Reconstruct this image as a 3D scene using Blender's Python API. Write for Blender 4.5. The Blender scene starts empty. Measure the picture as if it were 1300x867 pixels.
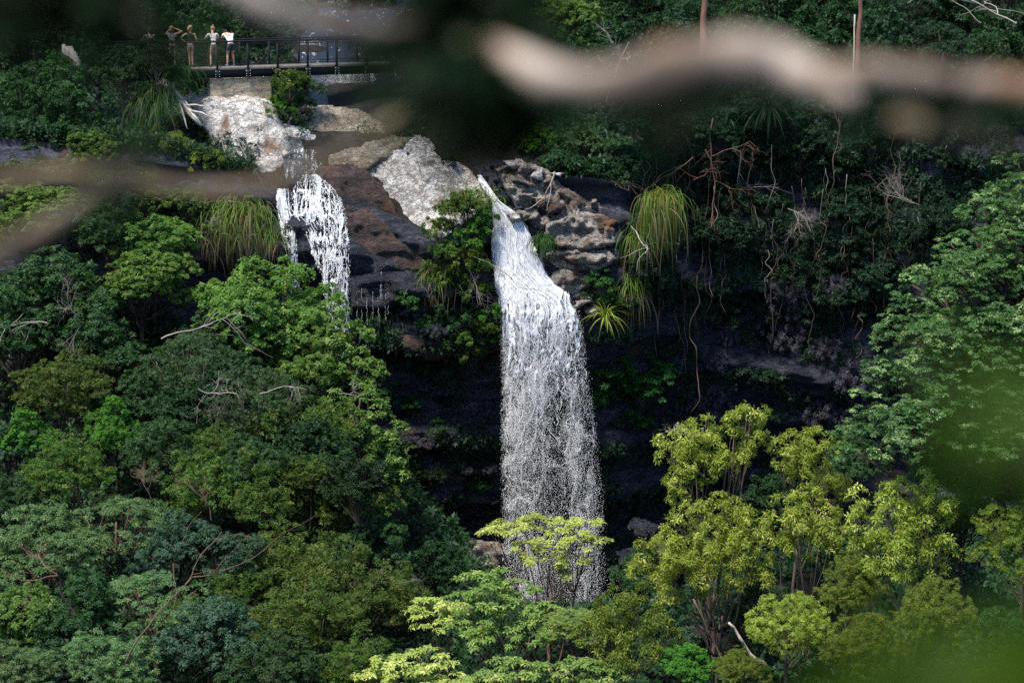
import bpy, math, random
import numpy as np
from mathutils import Vector, Matrix
R = math.radians
sc = bpy.context.scene
col = sc.collection
rng = np.random.default_rng(7)
random.seed(7)

# ------------------------------------------------------------------ camera frame
CAM = np.array([0.0, 0.0, 36.0]); PITCH = R(12); FPX = 2528.0
FW = np.array([0, math.cos(PITCH), -math.sin(PITCH)]); UP = np.array([0, math.sin(PITCH), math.cos(PITCH)])
def P(px, py, Y):
    """world point at distance Y (world y) that the photo shows at px, py"""
    d = FW + np.array([1.0, 0, 0])*((px-650)/FPX) + UP*((433.5-py)/FPX)
    return CAM + d*(Y/d[1])
def PPM(px, py, Y):
    return FPX/np.dot(P(px, py, Y)-CAM, FW)

# ------------------------------------------------------------------ noise
def _h(ix, iy, iz, s):
    n = (ix*374761393 + iy*668265263 + iz*2147483647*3 + s*974634777) & 0xffffffff
    n = ((n ^ (n >> 13))*1274126177) & 0xffffffff
    n = ((n ^ (n >> 16))*2246822519) & 0xffffffff
    return (n ^ (n >> 15)).astype(np.float64)/4294967295.0
def vn(p, s=0):
    p = np.asarray(p, float); i = np.floor(p).astype(np.int64); f = p-i; f = f*f*(3-2*f)
    r = 0
    for a in (0, 1):
        for b in (0, 1):
            for c in (0, 1):
                w = (f[..., 0] if a else 1-f[..., 0])*(f[..., 1] if b else 1-f[..., 1])*(f[..., 2] if c else 1-f[..., 2])
                r = r + w*_h(i[..., 0]+a, i[..., 1]+b, i[..., 2]+c, s)
    return r*2-1
def fbm(p, o=4, s=0, g=.5):
    p = np.asarray(p, float); r = 0; a = 1.0; t = 0
    for k in range(o):
        r = r+a*vn(p*(2.03**k)+k*17.3, s+k); t += a; a *= g
    return r/t
def ss(a, b, x):
    t = np.clip((x-a)/(b-a), 0, 1); return t*t*(3-2*t)
def nrm(v):
    return v/np.maximum(np.linalg.norm(v, axis=-1, keepdims=True), 1e-9)

# ------------------------------------------------------------------ mesh building
class MB:
    def __init__(s): s.V = []; s.Q = []; s.T = []; s.n = 0
    def add(s, V, Q=None, T=None):
        V = np.asarray(V, float).reshape(-1, 3)
        if Q is not None and len(Q): s.Q.append(np.asarray(Q, np.int64).reshape(-1, 4)+s.n)
        if T is not None and len(T): s.T.append(np.asarray(T, np.int64).reshape(-1, 3)+s.n)
        s.V.append(V); s.n += len(V)
    def mesh(s, name, mats, smooth=True):
        V = np.concatenate(s.V); Q = np.concatenate(s.Q) if s.Q else np.zeros((0, 4), int); T = np.concatenate(s.T) if s.T else np.zeros((0, 3), int)
        me = bpy.data.meshes.new(name); me.vertices.add(len(V)); me.vertices.foreach_set('co', V.astype(np.float32).ravel())
        me.loops.add(Q.size+T.size); me.loops.foreach_set('vertex_index', np.concatenate([Q.ravel(), T.ravel()]).astype(np.int32))
        nf = len(Q)+len(T); me.polygons.add(nf)
        st = np.concatenate([np.arange(len(Q))*4, Q.size+np.arange(len(T))*3]).astype(np.int32)
        me.polygons.foreach_set('loop_start', st)
        me.update(calc_edges=True); me.validate()
        if smooth: me.polygons.foreach_set('use_smooth', np.ones(len(me.polygons), bool))
        for m in (mats if isinstance(mats, (list, tuple)) else [mats]): me.materials.append(m)
        return me
    def obj(s, name, mat, parent=None, loc=(0, 0, 0), smooth=True):
        return link(name, s.mesh(name, mat, smooth), parent, loc)
def link(name, me, parent=None, loc=(0, 0, 0)):
    o = bpy.data.objects.new(name, me); col.objects.link(o); o.location = loc
    if parent: o.parent = parent
    return o
def tag(o, label=None, cat=None, group=None, kind=None):
    if label: o['label'] = label
    if cat: o['category'] = cat
    if group: o['group'] = group
    if kind: o['kind'] = kind
    return o
def thing(name, loc, label, cat, group=None, rz=0):
    o = link(name, None, None, loc); o.rotation_euler.z = rz
    return tag(o, label, cat, group)
def copy_tree(o, parent=None):
    c = o.copy(); col.objects.link(c)
    if parent: c.parent = parent
    for ch in list(o.children):
        copy_tree(ch, c)
    return c

def tube(mb, pts, rad, n=6, cap=True, wob=0, seed=0):
    pts = np.asarray(pts, float); m = len(pts); rad = np.broadcast_to(np.asarray(rad, float), (m,)).copy()
    t = nrm(np.gradient(pts, axis=0)); ref = np.array([0, 0, 1.0]) if abs(t[:, 2]).mean() < .8 else np.array([0, 1.0, 0])
    a = nrm(np.cross(t, ref)); b = np.cross(t, a)
    ph = np.arange(n)*2*math.pi/n
    rr = rad[:, None]*np.ones(n)[None]
    if wob: rr = rr*(1+wob*vn(np.stack([np.arange(m)[:, None]*.35+seed+0*ph, np.cos(ph)[None]*.9+0*rad[:, None], np.sin(ph)[None]*.9+0*rad[:, None]], -1), 5))
    V = pts[:, None]+rr[..., None]*(np.cos(ph)[None, :, None]*a[:, None]+np.sin(ph)[None, :, None]*b[:, None])
    V = V.reshape(-1, 3); i = np.arange(m-1)[:, None]*n; j = np.arange(n)[None]; k = (j+1) % n
    Q = np.stack([i+j, i+k, i+n+k, i+n+j], -1).reshape(-1, 4)
    T = []
    if cap:
        V = np.concatenate([V, pts[:1], pts[-1:]]); c0 = m*n; c1 = c0+1
        for q in range(n):
            T.append((c0, (q+1) % n, q)); T.append((c1, (m-1)*n+q, (m-1)*n+(q+1) % n))
    mb.add(V, Q, T)
def bez(p0, p1, p2, n=7):
    t = np.linspace(0, 1, n)[:, None]; p0, p1, p2 = map(np.asarray, (p0, p1, p2))
    return (1-t)**2*p0+2*t*(1-t)*p1+t*t*p2
def wig(pts, amp, f=1.0, seed=0):
    pts = np.asarray(pts, float); n = len(pts); q = np.arange(n)*f+seed*3.7
    w = np.stack([vn(np.stack([q, q*0+k*9.1, q*0+seed], -1), 3) for k in range(3)], -1)
    e = np.minimum(np.arange(n)/max(1, n*.2), 1)[:, None]
    return pts+w*amp*e
def box(mb, x0, x1, y0, y1, z0, z1):
    V = [(x, y, z) for z in (z0, z1) for y in (y0, y1) for x in (x0, x1)]
    mb.add(V, [(0, 2, 3, 1), (4, 5, 7, 6), (0, 1, 5, 4), (2, 6, 7, 3), (0, 4, 6, 2), (1, 3, 7, 5)])

def frame_of(n):
    ref = np.where(np.abs(n[:, 2:3]) < .9, np.array([[0, 0, 1.0]]), np.array([[1.0, 0, 0]]))
    t = nrm(np.cross(ref, n)); return t, np.cross(n, t)
def sprays(mb, C, N, k, L, w, elev=(-.1, .7), g=None, jit=.3, droop=0.0, fold=.15):
    """k leaves round every centre C with axis N: each leaf a folded four-cornered blade"""
    g = g or rng; C = np.asarray(C); N = nrm(np.asarray(N)+g.normal(0, jit, C.shape)); t, b = frame_of(N)
    m = len(C); ph = g.uniform(0, 6.283, (m, 1))+np.arange(k)[None]*6.283/k+g.normal(0, .25, (m, k))
    e = g.uniform(elev[0], elev[1], (m, k))
    d = np.cos(e)[..., None]*(np.cos(ph)[..., None]*t[:, None]+np.sin(ph)[..., None]*b[:, None])+np.sin(e)[..., None]*N[:, None]
    d[..., 2] -= droop; d = nrm(d)
    ll = L*g.uniform(.65, 1.25, (m, k, 1)); s = nrm(np.cross(d, N[:, None]+g.normal(0, .25, (m, k, 3)))); nn = np.cross(s, d)
    c = C[:, None]+d*ll*.12; tip = c+d*ll-nn*ll*.12; mid = c+d*ll*.5+nn*ll*fold
    V = np.stack([c, mid+s*w*ll/L*.5, tip, mid-s*w*ll/L*.5], 2).reshape(-1, 3)
    mb.add(V, np.arange(len(V)).reshape(-1, 4))
def ball(n, g, up=-1.0):
    v = nrm(g.normal(0, 1, (n*6+24, 3))); v = v[v[:, 2] > up][:n]; return v
def lobe_leaves(mb, c, r, st, g):
    """one lobe of a crown: clumps over its shell, leaf rosettes over every clump"""
    c = np.asarray(c, float); r = np.asarray(r, float)
    area = (r[0]*r[1])**.5*2*math.pi*max(r[2], .45*r[0]); nc = max(4, int(st['cl']*area))
    d = ball(nc, g, st.get('up', -.35)); nc = len(d)
    bump = 1+.16*vn(d*2.3+c, 3)
    cc = c+d*r*(bump*g.uniform(st.get('in', .72), 1.04, nc))[:, None]
    cn = nrm(d/np.maximum(r, .15)*r.mean()+np.array([0, 0, st.get('lift', .5)]))
    cr = st['cr']*g.uniform(.6, 1.3, nc); ns = st['ns']
    sd = nrm(g.normal(0, 1, (nc, ns, 3))+cn[:, None]*1.1)
    sc_ = cc[:, None]+sd*cr[:, None, None]*np.array([1, 1, st.get('flat', .7)])*g.uniform(.7, 1.05, (nc, ns, 1))
    sn = nrm(sd*st.get('rad', .6)+np.array([0, 0, st.get('liftn', .5)]))
    sprays(mb, sc_.reshape(-1, 3), sn.reshape(-1, 3), st['k'], st['L'], st['w'], st.get('el', (-.1, .6)), g, st.get('jit', .3), st.get('droop', 0))
def limbs(mb, base, top, lobes, r0, g, sub=3, wobble=.12, fork=.45):
    base = np.asarray(base, float); top = np.asarray(top, float); n = 12
    mid = base+(top-base)*.5+g.normal(0, .25, 3)*np.array([1, 1, 0])
    tr = wig(bez(base, mid, top, n), wobble, .5, g.uniform(0, 50)); rad = r0*np.linspace(1, .38, n); rad[0] *= 1.35
    tube(mb, tr, rad, 8, wob=.2)
    for c, r in lobes:
        c = np.asarray(c, float); r = np.asarray(r, float)
        k = int(np.clip((fork+g.uniform(0, .55))*n, 2, n-1)); p0 = tr[k]
        if c[2] < p0[2]+.2: k = max(2, k-3); p0 = tr[k]
        m = p0+(c-p0)*.45+np.array([0, 0, -.15*np.linalg.norm(c-p0)])+g.normal(0, .15, 3)
        br = wig(bez(p0, m, c, 8), wobble, .8, g.uniform(0, 50)); rb = rad[k]*.6
        tube(mb, br, rb*np.linspace(1, .3, 8), 5)
        for q in range(sub):
            dd = ball(1, g, 0.0)[0]; e = c+dd*r*.85; s0 = br[5]
            tube(mb, wig(bez(s0, (s0+e)/2+g.normal(0, .1, 3), e, 5), wobble*.4, .9, g.uniform(0, 50)), rb*.38*np.linspace(1, .3, 5), 4)

# ------------------------------------------------------------------ materials
def newmat(name):
    m = bpy.data.materials.new(name); m.use_nodes = True; nt = m.node_tree
    for n in list(nt.nodes): nt.nodes.remove(n)
    return m, nt
class N:
    def __init__(s, nt): s.nt = nt
    def __call__(s, t, **kw):
        n = s.nt.nodes.new(t)
        for k, v in kw.items():
            if k == 'i':
                for a, b in v.items():
                    if isinstance(b, bpy.types.NodeSocket): s.nt.links.new(b, n.inputs[a])
                    else: n.inputs[a].default_value = b
            else: setattr(n, k, v)
        return n
    def mix(s, f, a, b, mode='MIX'):
        n = s.nt.nodes.new('ShaderNodeMix'); n.data_type = 'RGBA'; n.blend_type = mode; n.clamp_factor = True
        for q, v in ((0, f), (6, a), (7, b)):
            if isinstance(v, bpy.types.NodeSocket): s.nt.links.new(v, n.inputs[q])
            else: n.inputs[q].default_value = v if q == 0 else (*v, 1) if len(v) == 3 else v
        return n.outputs[2]
    def rng(s, v, a, b, c=0, d=1):
        n = s('ShaderNodeMapRange', i={0: v, 1: a, 2: b, 3: c, 4: d}); return n.outputs[0]
    def noise(s, vec, sc_, det=4, rough=.55, dist=0):
        n = s('ShaderNodeTexNoise', i={'Vector': vec, 'Scale': sc_, 'Detail': det, 'Roughness': rough, 'Distortion': dist}); return n.outputs[0]
    def math(s, op, a, b=0.0):
        n = s('ShaderNodeMath', operation=op, i={0: a, 1: b}); return n.outputs[0]
    def scale(s, vec, xyz):
        return s('ShaderNodeVectorMath', operation='MULTIPLY', i={0: vec, 1: xyz}).outputs[0]

def leafmat(name, a, b, tr=.35, tint=(1.25, 1.3, .55), rough=.55, young=None, dead=.0, spec=.22):
    m, nt = newmat(name); n = N(nt)
    geo = n('ShaderNodeNewGeometry'); oi = n('ShaderNodeObjectInfo'); tc = n('ShaderNodeTexCoord')
    big = n.noise(tc.outputs['Object'], .55, 3)
    v = n.math('ADD', n.math('MULTIPLY', geo.outputs['Random Per Island'], .55), n.rng(big, .3, .7, 0, .45))
    c = n.mix(v, a, b)
    if young:
        yf = n.math('MULTIPLY', n.rng(n.noise(tc.outputs['Object'], 1.7, 2), .52, .66, 0, 1), n.rng(geo.outputs['Random Per Island'], .35, .6, 0, 1))
        c = n.mix(yf, c, young)
    if dead: c = n.mix(n.math('GREATER_THAN', n('ShaderNodeTexWhiteNoise', noise_dimensions='1D', i={'W': geo.outputs['Random Per Island']}).outputs[0], 1-dead), c, (.22, .13, .04))
    hs = n('ShaderNodeHueSaturation', i={'Hue': n.rng(oi.outputs['Random'], 0, 1, .485, .512), 'Saturation': 1.0, 'Value': n.rng(oi.outputs['Random'], 0, 1, .85, 1.18), 'Fac': 1.0, 'Color': c})
    c = hs.outputs[0]
    pb = n('ShaderNodeBsdfPrincipled', i={'Base Color': c, 'Roughness': rough, 'Specular IOR Level': spec})
    tl = n('ShaderNodeBsdfTranslucent', i={'Color': n.mix(1.0, c, tint, 'MULTIPLY')})
    mx = n('ShaderNodeMixShader', i={0: tr, 1: pb.outputs[0], 2: tl.outputs[0]})
    nt.links.new(mx.outputs[0], n('ShaderNodeOutputMaterial').inputs[0]); return m
def barkmat(name, a, b, sc_=6, rough=.85):
    m, nt = newmat(name); n = N(nt); tc = n('ShaderNodeTexCoord')
    f = n.noise(n.scale(tc.outputs['Object'], (1, 1, .3)), sc_, 6, .7)
    c = n.mix(n.rng(f, .35, .65), a, b)
    bp = n('ShaderNodeBump', i={'Strength': .6, 'Distance': .03, 'Height': f})
    pb = n('ShaderNodeBsdfPrincipled', i={'Base Color': c, 'Roughness': rough, 'Normal': bp.outputs[0], 'Specular IOR Level': .2})
    nt.links.new(pb.outputs[0], n('ShaderNodeOutputMaterial').inputs[0]); return m
def plain(name, c, rough=.7, metal=0, spec=.4, var=.15):
    m, nt = newmat(name); n = N(nt); tc = n('ShaderNodeTexCoord')
    f = n.noise(tc.outputs['Object'], 9, 4)
    cc = n.mix(n.rng(f, .3, .7), tuple(x*(1-var) for x in c), tuple(min(1, x*(1+var)) for x in c))
    pb = n('ShaderNodeBsdfPrincipled', i={'Base Color': cc, 'Roughness': rough, 'Metallic': metal, 'Specular IOR Level': spec})
    nt.links.new(pb.outputs[0], n('ShaderNodeOutputMaterial').inputs[0]); return m
def rockmat(name, pale, mid, dark, cover=.5, chip=5.0, rough=.85, stain=None, strata=0, bump=.12, stainlo=.52, fine=2.6):
    """rock: pale lichen patches broken by dark pits over a mid-toned stone, optional rust stain"""
    m, nt = newmat(name); n = N(nt); geo = n('ShaderNodeNewGeometry'); pos = geo.outputs['Position']
    p2 = n.scale(pos, (1, 1, 1.5+strata))
    warp = n('ShaderNodeVectorMath', operation='ADD', i={0: p2, 1: n.scale(n('ShaderNodeTexNoise', i={'Vector': p2, 'Scale': 2.2, 'Detail': 6.0, 'Roughness': .65}).outputs[1], (1.5, 1.5, 1.5))}).outputs[0]
    vo = n('ShaderNodeTexVoronoi', feature='DISTANCE_TO_EDGE', i={'Vector': warp, 'Scale': chip}).outputs[0]
    vo2 = n('ShaderNodeTexVoronoi', feature='DISTANCE_TO_EDGE', i={'Vector': warp, 'Scale': chip*.37}).outputs[0]
    fi = n.noise(warp, chip*fine, 6, .68); la = n.noise(p2, .8, 5, .6)
    c = n.mix(n.rng(n.math('ADD', n.math('MULTIPLY', la, .55), n.math('MULTIPLY', fi, .45)), cover-.05, cover+.05), pale, mid)
    crack = n.math('MULTIPLY', n.rng(vo, .0, .05, .35, 1), n.rng(vo2, 0, .035, 0, 1))
    pit = n.rng(fi, .38, .46, 0, 1)
    c = n.mix(n.math('MULTIPLY', n.rng(crack, 0, 1, .45, 1), n.rng(pit, 0, 1, .35, 1)), dark, c)
    if stain:
        c = n.mix(n.rng(n.noise(n.scale(pos, (.9, .9, .5)), .9, 4), stainlo, stainlo+.1, 0, .9), c, stain)
    h = n.math('ADD', n.math('MULTIPLY', crack, .5), n.math('ADD', fi, n.math('MULTIPLY', la, 1.5)))
    bp = n('ShaderNodeBump', i={'Strength': 1.0, 'Distance': bump, 'Height': h})
    pb = n('ShaderNodeBsdfPrincipled', i={'Base Color': c, 'Roughness': rough, 'Normal': bp.outputs[0], 'Specular IOR Level': .3})
    nt.links.new(pb.outputs[0], n('ShaderNodeOutputMaterial').inputs[0]); return m

M = {}
M['round'] = leafmat('bright_broadleaf', (.042, .11, .022), (.13, .235, .045), .36, young=(.25, .35, .08))
M['dark'] = leafmat('dark_broadleaf', (.014, .048, .016), (.045, .10, .028), .28)
M['vivid'] = leafmat('vivid_broadleaf', (.034, .11, .012), (.085, .21, .022), .35)
M['olive'] = leafmat('olive_fine_leaf', (.028, .075, .012), (.085, .145, .022), .34, young=(.19, .22, .04), dead=.01)
M['grey'] = leafmat('grey_green_leaf', (.022, .060, .022), (.065, .115, .040), .28, dead=.01)
M['blue'] = leafmat('glossy_blue_green_leaf', (.020, .055, .030), (.050, .10, .050), .2, rough=.55, spec=.25)
M['whorl'] = leafmat('whorled_leaf', (.038, .090, .028), (.10, .17, .055), .3, young=(.18, .25, .09))
M['lime'] = leafmat('lime_whorled_leaf', (.22, .32, .06), (.46, .54, .13), .4, tint=(1.2, 1.2, .5), young=(.66, .67, .24))
M['limedk'] = leafmat('mid_whorled_leaf', (.08, .17, .035), (.22, .34, .075), .35, young=(.42, .50, .14))
M['gum'] = leafmat('yellow_gum_leaf', (.10, .16, .022), (.34, .42, .055), .42, tint=(1.2, 1.15, .4), young=(.60, .64, .15), dead=.01)
M['gumdk'] = leafmat('green_gum_leaf', (.05, .095, .014), (.15, .20, .022), .36, tint=(1.2, 1.15, .4), young=(.28, .31, .04), dead=.01)
M['tier'] = leafmat('tiered_leaf', (.030, .085, .030), (.10, .19, .060), .3, young=(.34, .44, .19), rough=.5)
M['back'] = leafmat('shade_darkened_forest_leaf', (.007, .024, .008), (.020, .055, .014), .22)  # greens darkened so the leaf colour itself carries deep forest shade
M['wall'] = leafmat('shade_darkened_cliff_leaf', (.004, .017, .008), (.013, .040, .013), .2)  # low leaf albedo puts the cliff's shadow into the plant colour
M['fern'] = leafmat('fern_frond', (.012, .055, .010), (.03, .11, .015), .3)
M['grass'] = leafmat('tussock_blade', (.04, .10, .010), (.13, .22, .025), .3, dead=.12)
M['grassdk'] = leafmat('dark_tussock_blade', (.015, .045, .012), (.04, .09, .02), .25, dead=.05)
M['strap'] = leafmat('strap_leaf', (.10, .17, .02), (.30, .34, .05), .35)
M['straw'] = leafmat('dry_grass', (.085, .068, .038), (.17, .135, .075), .2)
M['moss'] = leafmat('hanging_moss', (.030, .030, .040), (.070, .062, .078), .15)
M['bark'] = barkmat('brown_bark', (.035, .026, .02), (.085, .065, .05))
M['barkpale'] = barkmat('pale_bark', (.30, .24, .18), (.52, .45, .38), 5)
M['barkred'] = barkmat('reddish_bark', (.10, .055, .040), (.22, .13, .095))
M['barkgum'] = barkmat('gum_bark', (.085, .06, .045), (.20, .145, .105))
M['barkred2'] = barkmat('orange_peeling_bark', (.10, .048, .034), (.24, .125, .085), 4)
M['twig'] = barkmat('grey_twig', (.16, .13, .11), (.32, .27, .23), 4)
M['vine'] = barkmat('brown_vine', (.07, .042, .03), (.16, .105, .075), 4)
M['drift'] = barkmat('bleached_log_wood', (.22, .18, .15), (.60, .53, .46), 5)
M['slab'] = rockmat('lichened_slab', (.84, .79, .73), (.60, .53, .46), (.12, .09, .075), .52, 2.6, bump=.22, fine=.9, stain=(.26, .15, .09), stainlo=.60)
M['slab2'] = rockmat('weathered_slab', (.44, .38, .30), (.24, .19, .13), (.05, .04, .03), .47, 4, fine=1.0)
M['wetrock'] = rockmat('wet_brown_rock', (.13, .085, .07), (.065, .045, .042), (.018, .016, .020), .5, 2.2, .45, stain=(.22, .10, .055), strata=1.5, stainlo=.56)
M['ledge'] = rockmat('dark_wet_ledge', (.11, .11, .14), (.04, .042, .055), (.008, .009, .013), .50, 2.4, .36, strata=2.5, bump=.4, fine=1.6)
M['outcrop'] = rockmat('outcrop_rock', (.58, .51, .44), (.17, .11, .08), (.022, .018, .018), .53, 2.6, .75, stain=(.24, .12, .065), strata=.8, bump=.3, stainlo=.58, fine=1.1)
M['cliff'] = rockmat('shade_blued_cliff_rock', (.12, .12, .15), (.030, .036, .052), (.006, .009, .015), .50, 1.1, .6, stain=(.15, .065, .035), strata=1.5, bump=.5, stainlo=.60, fine=1.8)  # dark wet rock, its tones pushed bluer to paint in navy shadow
M['soil'] = rockmat('forest_soil', (.03, .025, .018), (.018, .015, .011), (.008, .007, .006), .5, 2.0, .95)
M['stone'] = rockmat('abutment_stone', (.58, .47, .33), (.42, .33, .22), (.12, .09, .06), .5, 1.6, .9, strata=1.0, bump=.05)
# ------------------------------------------------------------------ terrain
KP = np.array([-400, 0, 200, 340, 450, 560, 640, 700, 790, 850, 1000, 1150, 1300, 1700.])
KZ = np.array([27, 27, 26.3, 24.7, 24.3, 22.6, 24.5, 25.3, 25.1, 26.6, 27.3, 27.4, 27.4, 27])
KT = np.array([82, 83, 84, 84.6, 84.3, 83.9, 85.2, 84.8, 84.0, 86.0, 88.0, 87.0, 84.0, 80])
KM = np.array([80, 81, 82, 84.2, 84.0, 83.6, 84.7, 84.4, 84.2, 86.0, 87.6, 86.3, 82.5, 79])
KB = np.array([79, 80, 81, 85.2, 85.8, 86.6, 87.0, 87.0, 87.2, 89.0, 90.5, 88.5, 83, 79])
KX = (KP-650)/30.6
lipz = lambda x: np.interp(x, KX, KZ); ytop = lambda x: np.interp(x, KX, KT)
def cliff_y(x, z, rough=True):
    zt = lipz(x); zm = 18.5; yt, ym, yb = ytop(x), np.interp(x, KX, KM), np.interp(x, KX, KB)
    a = ss(0, 1, (z-zm)/(zt-zm)); b = ss(0, 1, (zm-z)/(zm-5))
    y = np.where(z > zm, ym+(yt-ym)*a, ym+(yb-ym)*b)
    if rough:
        p = np.stack([x*.30, z*.30, x*0+3.3], -1)
        st = vn(np.stack([x*.07, z*1.1+.5*vn(p), x*0+8], -1), 2)      # beds of rock
        y = y-.75*fbm(p, 5, 1)-.55*np.clip(st*2.2, -1, 1)-.25*fbm(np.stack([x*1.3, z*2.6, x*0], -1), 4, 4)
    return y
def T2(x, y):
    z = 26.2+(np.minimum(y, 96)-87)*.40+np.clip(y-96, 0, 12)*.22+np.clip(y-108, 0, 100)*.22
    s_ = ss(5.5, 9, x+6.5)+ss(6.5, 11, -(x+6.5))
    return z*(1-s_)+s_*(26.0+(y-87)*.09+np.clip(y-125, 0, 100)*.2)
def terrain_up(x, y):
    f = ss(0, 1, (y-ytop(x))/3.0)
    z = lipz(x)*(1-f)+T2(x, y)*f
    return z+.22*fbm(np.stack([x*.5, y*.5, x*0], -1), 4, 9)*np.minimum(1, np.maximum(y-ytop(x), 0))

def grid_obj(name, X, Y, Z, mat, parent=None, flip=False):
    h, w = X.shape; V = np.stack([X, Y, Z], -1).reshape(-1, 3); i = np.arange(h-1)[:, None]*w; j = np.arange(w-1)[None]
    Q = np.stack([i+j, i+j+1, i+w+j+1, i+w+j], -1).reshape(-1, 4)
    if flip: Q = Q[:, ::-1]
    mb = MB(); mb.add(V, Q); return mb.obj(name, mat, parent)
# cliff: goes from below the valley floor to the lip
cx = np.linspace(-34, 34, 680); cs = np.linspace(0, 1, 240)
X, S = np.meshgrid(cx, cs); Zc = 1.0+(lipz(X)-1.0)*S; Yc = cliff_y(X, Zc)
Yc = Yc+(ytop(X)-Yc)*ss(.97, 1, S)
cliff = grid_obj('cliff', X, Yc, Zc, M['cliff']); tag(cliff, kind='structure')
X, S = np.meshgrid(np.linspace(-34, 34, 240), np.linspace(0, 1, 200)); Yu = ytop(X)+S**1.3*110
up = grid_obj('hillside', X, Yu, terrain_up(X, Yu), M['soil']); tag(up, kind='structure')

# ------------------------------------------------------------------ rocks traced as solids with their own thickness
def in_poly(px, py, poly):
    poly = np.asarray(poly, float); inside = np.zeros(px.shape, bool); dist = np.full(px.shape, 1e9); n = len(poly)
    for k in range(n):
        x0, y0 = poly[k]; x1, y1 = poly[(k+1) % n]
        c = ((y0 > py) != (y1 > py)); xi = (x1-x0)*(py-y0)/(y1-y0+1e-12)+x0; inside ^= c & (px < xi)
        t = np.clip(((px-x0)*(x1-x0)+(py-y0)*(y1-y0))/((x1-x0)**2+(y1-y0)**2+1e-9), 0, 1)
        dist = np.minimum(dist, np.hypot(px-x0-t*(x1-x0), py-y0-t*(y1-y0)))
    return inside, dist
def solid(name, poly, yfn, thick, mat, step=2.2, rough=.12, steps=0, seed=0, back=1.2, bulge=18, parent=None, f=1.6):
    """a boulder or shelf with this outline: domed, cracked front face, rounded rim, a back of its own"""
    poly = np.asarray(poly, float); x0, y0 = poly.min(0)-8; x1, y1 = poly.max(0)+8
    gx, gy = np.meshgrid(np.arange(x0, x1, step), np.arange(y0, y1, step))
    w = 3.2*fbm(np.stack([gx*.07, gy*.07, gx*0+seed], -1), 3, 11); w2 = 3.2*fbm(np.stack([gx*.07, gy*.07, gx*0+seed+40], -1), 3, 12)
    ins, d = in_poly(gx+w, gy+w2, poly); sd = np.where(ins, d, -d)
    keep = sd > -step*.7; Y = yfn(gx, gy); dome = thick*np.sqrt(np.clip(1-(1-np.clip(sd, 0, bulge)/bulge)**2, 0, 1))
    D = FW+np.stack([(gx-650)/FPX, 0*gx, 0*gx], -1)+UP*((433.5-gy)/FPX)[..., None]
    def pt(Y): return CAM+D*(Y/D[..., 1])[..., None]
    A = pt(Y); q = A*f; q[..., 1] *= .6
    nz = rough*fbm(q+seed, 6, 21, .58)
    if steps: nz = nz+steps*np.clip(vn(np.stack([A[..., 0]*.35+seed, A[..., 2]*1.9+.5*vn(A*.8, 5), A[..., 2]*0], -1), 6)*2.5, -1, 1)
    Fr = pt(Y-dome-nz*(.3+.7*(dome/thick))); Bk = pt(Y+back*np.clip(dome/thick, 0, 1)+.01)
    idx = -np.ones(gx.shape, int); idx[keep] = np.arange(keep.sum()); c = keep.sum()
    k4 = keep[:-1, :-1] & keep[1:, :-1] & keep[:-1, 1:] & keep[1:, 1:]
    a, b, e, g_ = idx[:-1, :-1][k4], idx[:-1, 1:][k4], idx[1:, 1:][k4], idx[1:, :-1][k4]
    Qf = np.stack([a, g_, e, b], -1); Qb = np.stack([a, b, e, g_], -1)+c
    ed = {}
    for q_ in Qf:
        for u, v in ((q_[0], q_[1]), (q_[1], q_[2]), (q_[2], q_[3]), (q_[3], q_[0])):
            if (v, u) in ed: del ed[(v, u)]
            else: ed[(u, v)] = 1
    Qs = np.array([(v, u, u+c, v+c) for u, v in ed])
    V = np.concatenate([Fr[keep], Bk[keep]]); loc = V.mean(0)
    mb = MB(); mb.add(V-loc, np.concatenate([Qf, Qb, Qs])); return mb.obj(name, mat, parent, loc)
def lin(px0, py0, Y0, ky, kx=0):
    return lambda x, y: Y0+(y-py0)*ky+(x-px0)*kx
s = solid('boulder', [(232, 124), (262, 118), (300, 121), (338, 126), (352, 138), (356, 152), (366, 172), (372, 196), (364, 222), (352, 248), (336, 262), (316, 262), (300, 240), (280, 205), (262, 172), (240, 150)], lin(300, 130, 88.6, -.020), .9, M['slab'], rough=.34, seed=1, bulge=26, back=2.5)
tag(s, 'big bleached rounded boulder below the footbridge, beside the smaller fall', 'boulder')
s = solid('flat_rock', [(384, 134), (405, 133), (440, 137), (470, 147), (492, 159), (515, 170), (520, 192), (486, 214), (446, 222), (420, 212), (404, 192), (388, 168), (376, 150)], lin(440, 140, 89.6, -.036), .35, M['slab2'], rough=.14, seed=2, back=1.5, bulge=14)
tag(s, 'flat brownish grey creek-bed slab downstream of the footbridge', 'rock')
s = solid('boulder', [(356, 160), (368, 157), (388, 163), (408, 176), (414, 188), (396, 186), (378, 180), (362, 174)], lin(380, 165, 88.0, -.02), .35, M['slab'], rough=.12, seed=3, bulge=9, back=.8)
tag(s, 'small pale flat-topped boulder between the big bleached boulder and the creek-bed slab', 'boulder')
s = solid('flat_rock', [(452, 206), (480, 190), (500, 180), (528, 171), (546, 176), (558, 190), (580, 202), (596, 214), (612, 232), (622, 246), (628, 262), (612, 285), (590, 300), (572, 322), (556, 332), (536, 322), (522, 312), (500, 292), (489, 264), (474, 238), (452, 222)], lin(540, 180, 87.4, -.024), .45, M['slab'], rough=.3, seed=4, bulge=22, back=1.6, f=2.2)
tag(s, 'large sloping white lichened slab between the two waterfalls', 'rock')
s = solid('flat_rock', [(416, 198), (450, 186), (500, 174), (526, 173), (514, 190), (482, 208), (462, 224), (440, 226), (420, 216)], lin(470, 190, 86.9, -.03), .35, M['slab2'], rough=.3, seed=14, back=1.4, bulge=12, f=2.2)
tag(s, 'warm grey slab joining the creek-bed slab to the white lichened one', 'rock')
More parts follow.
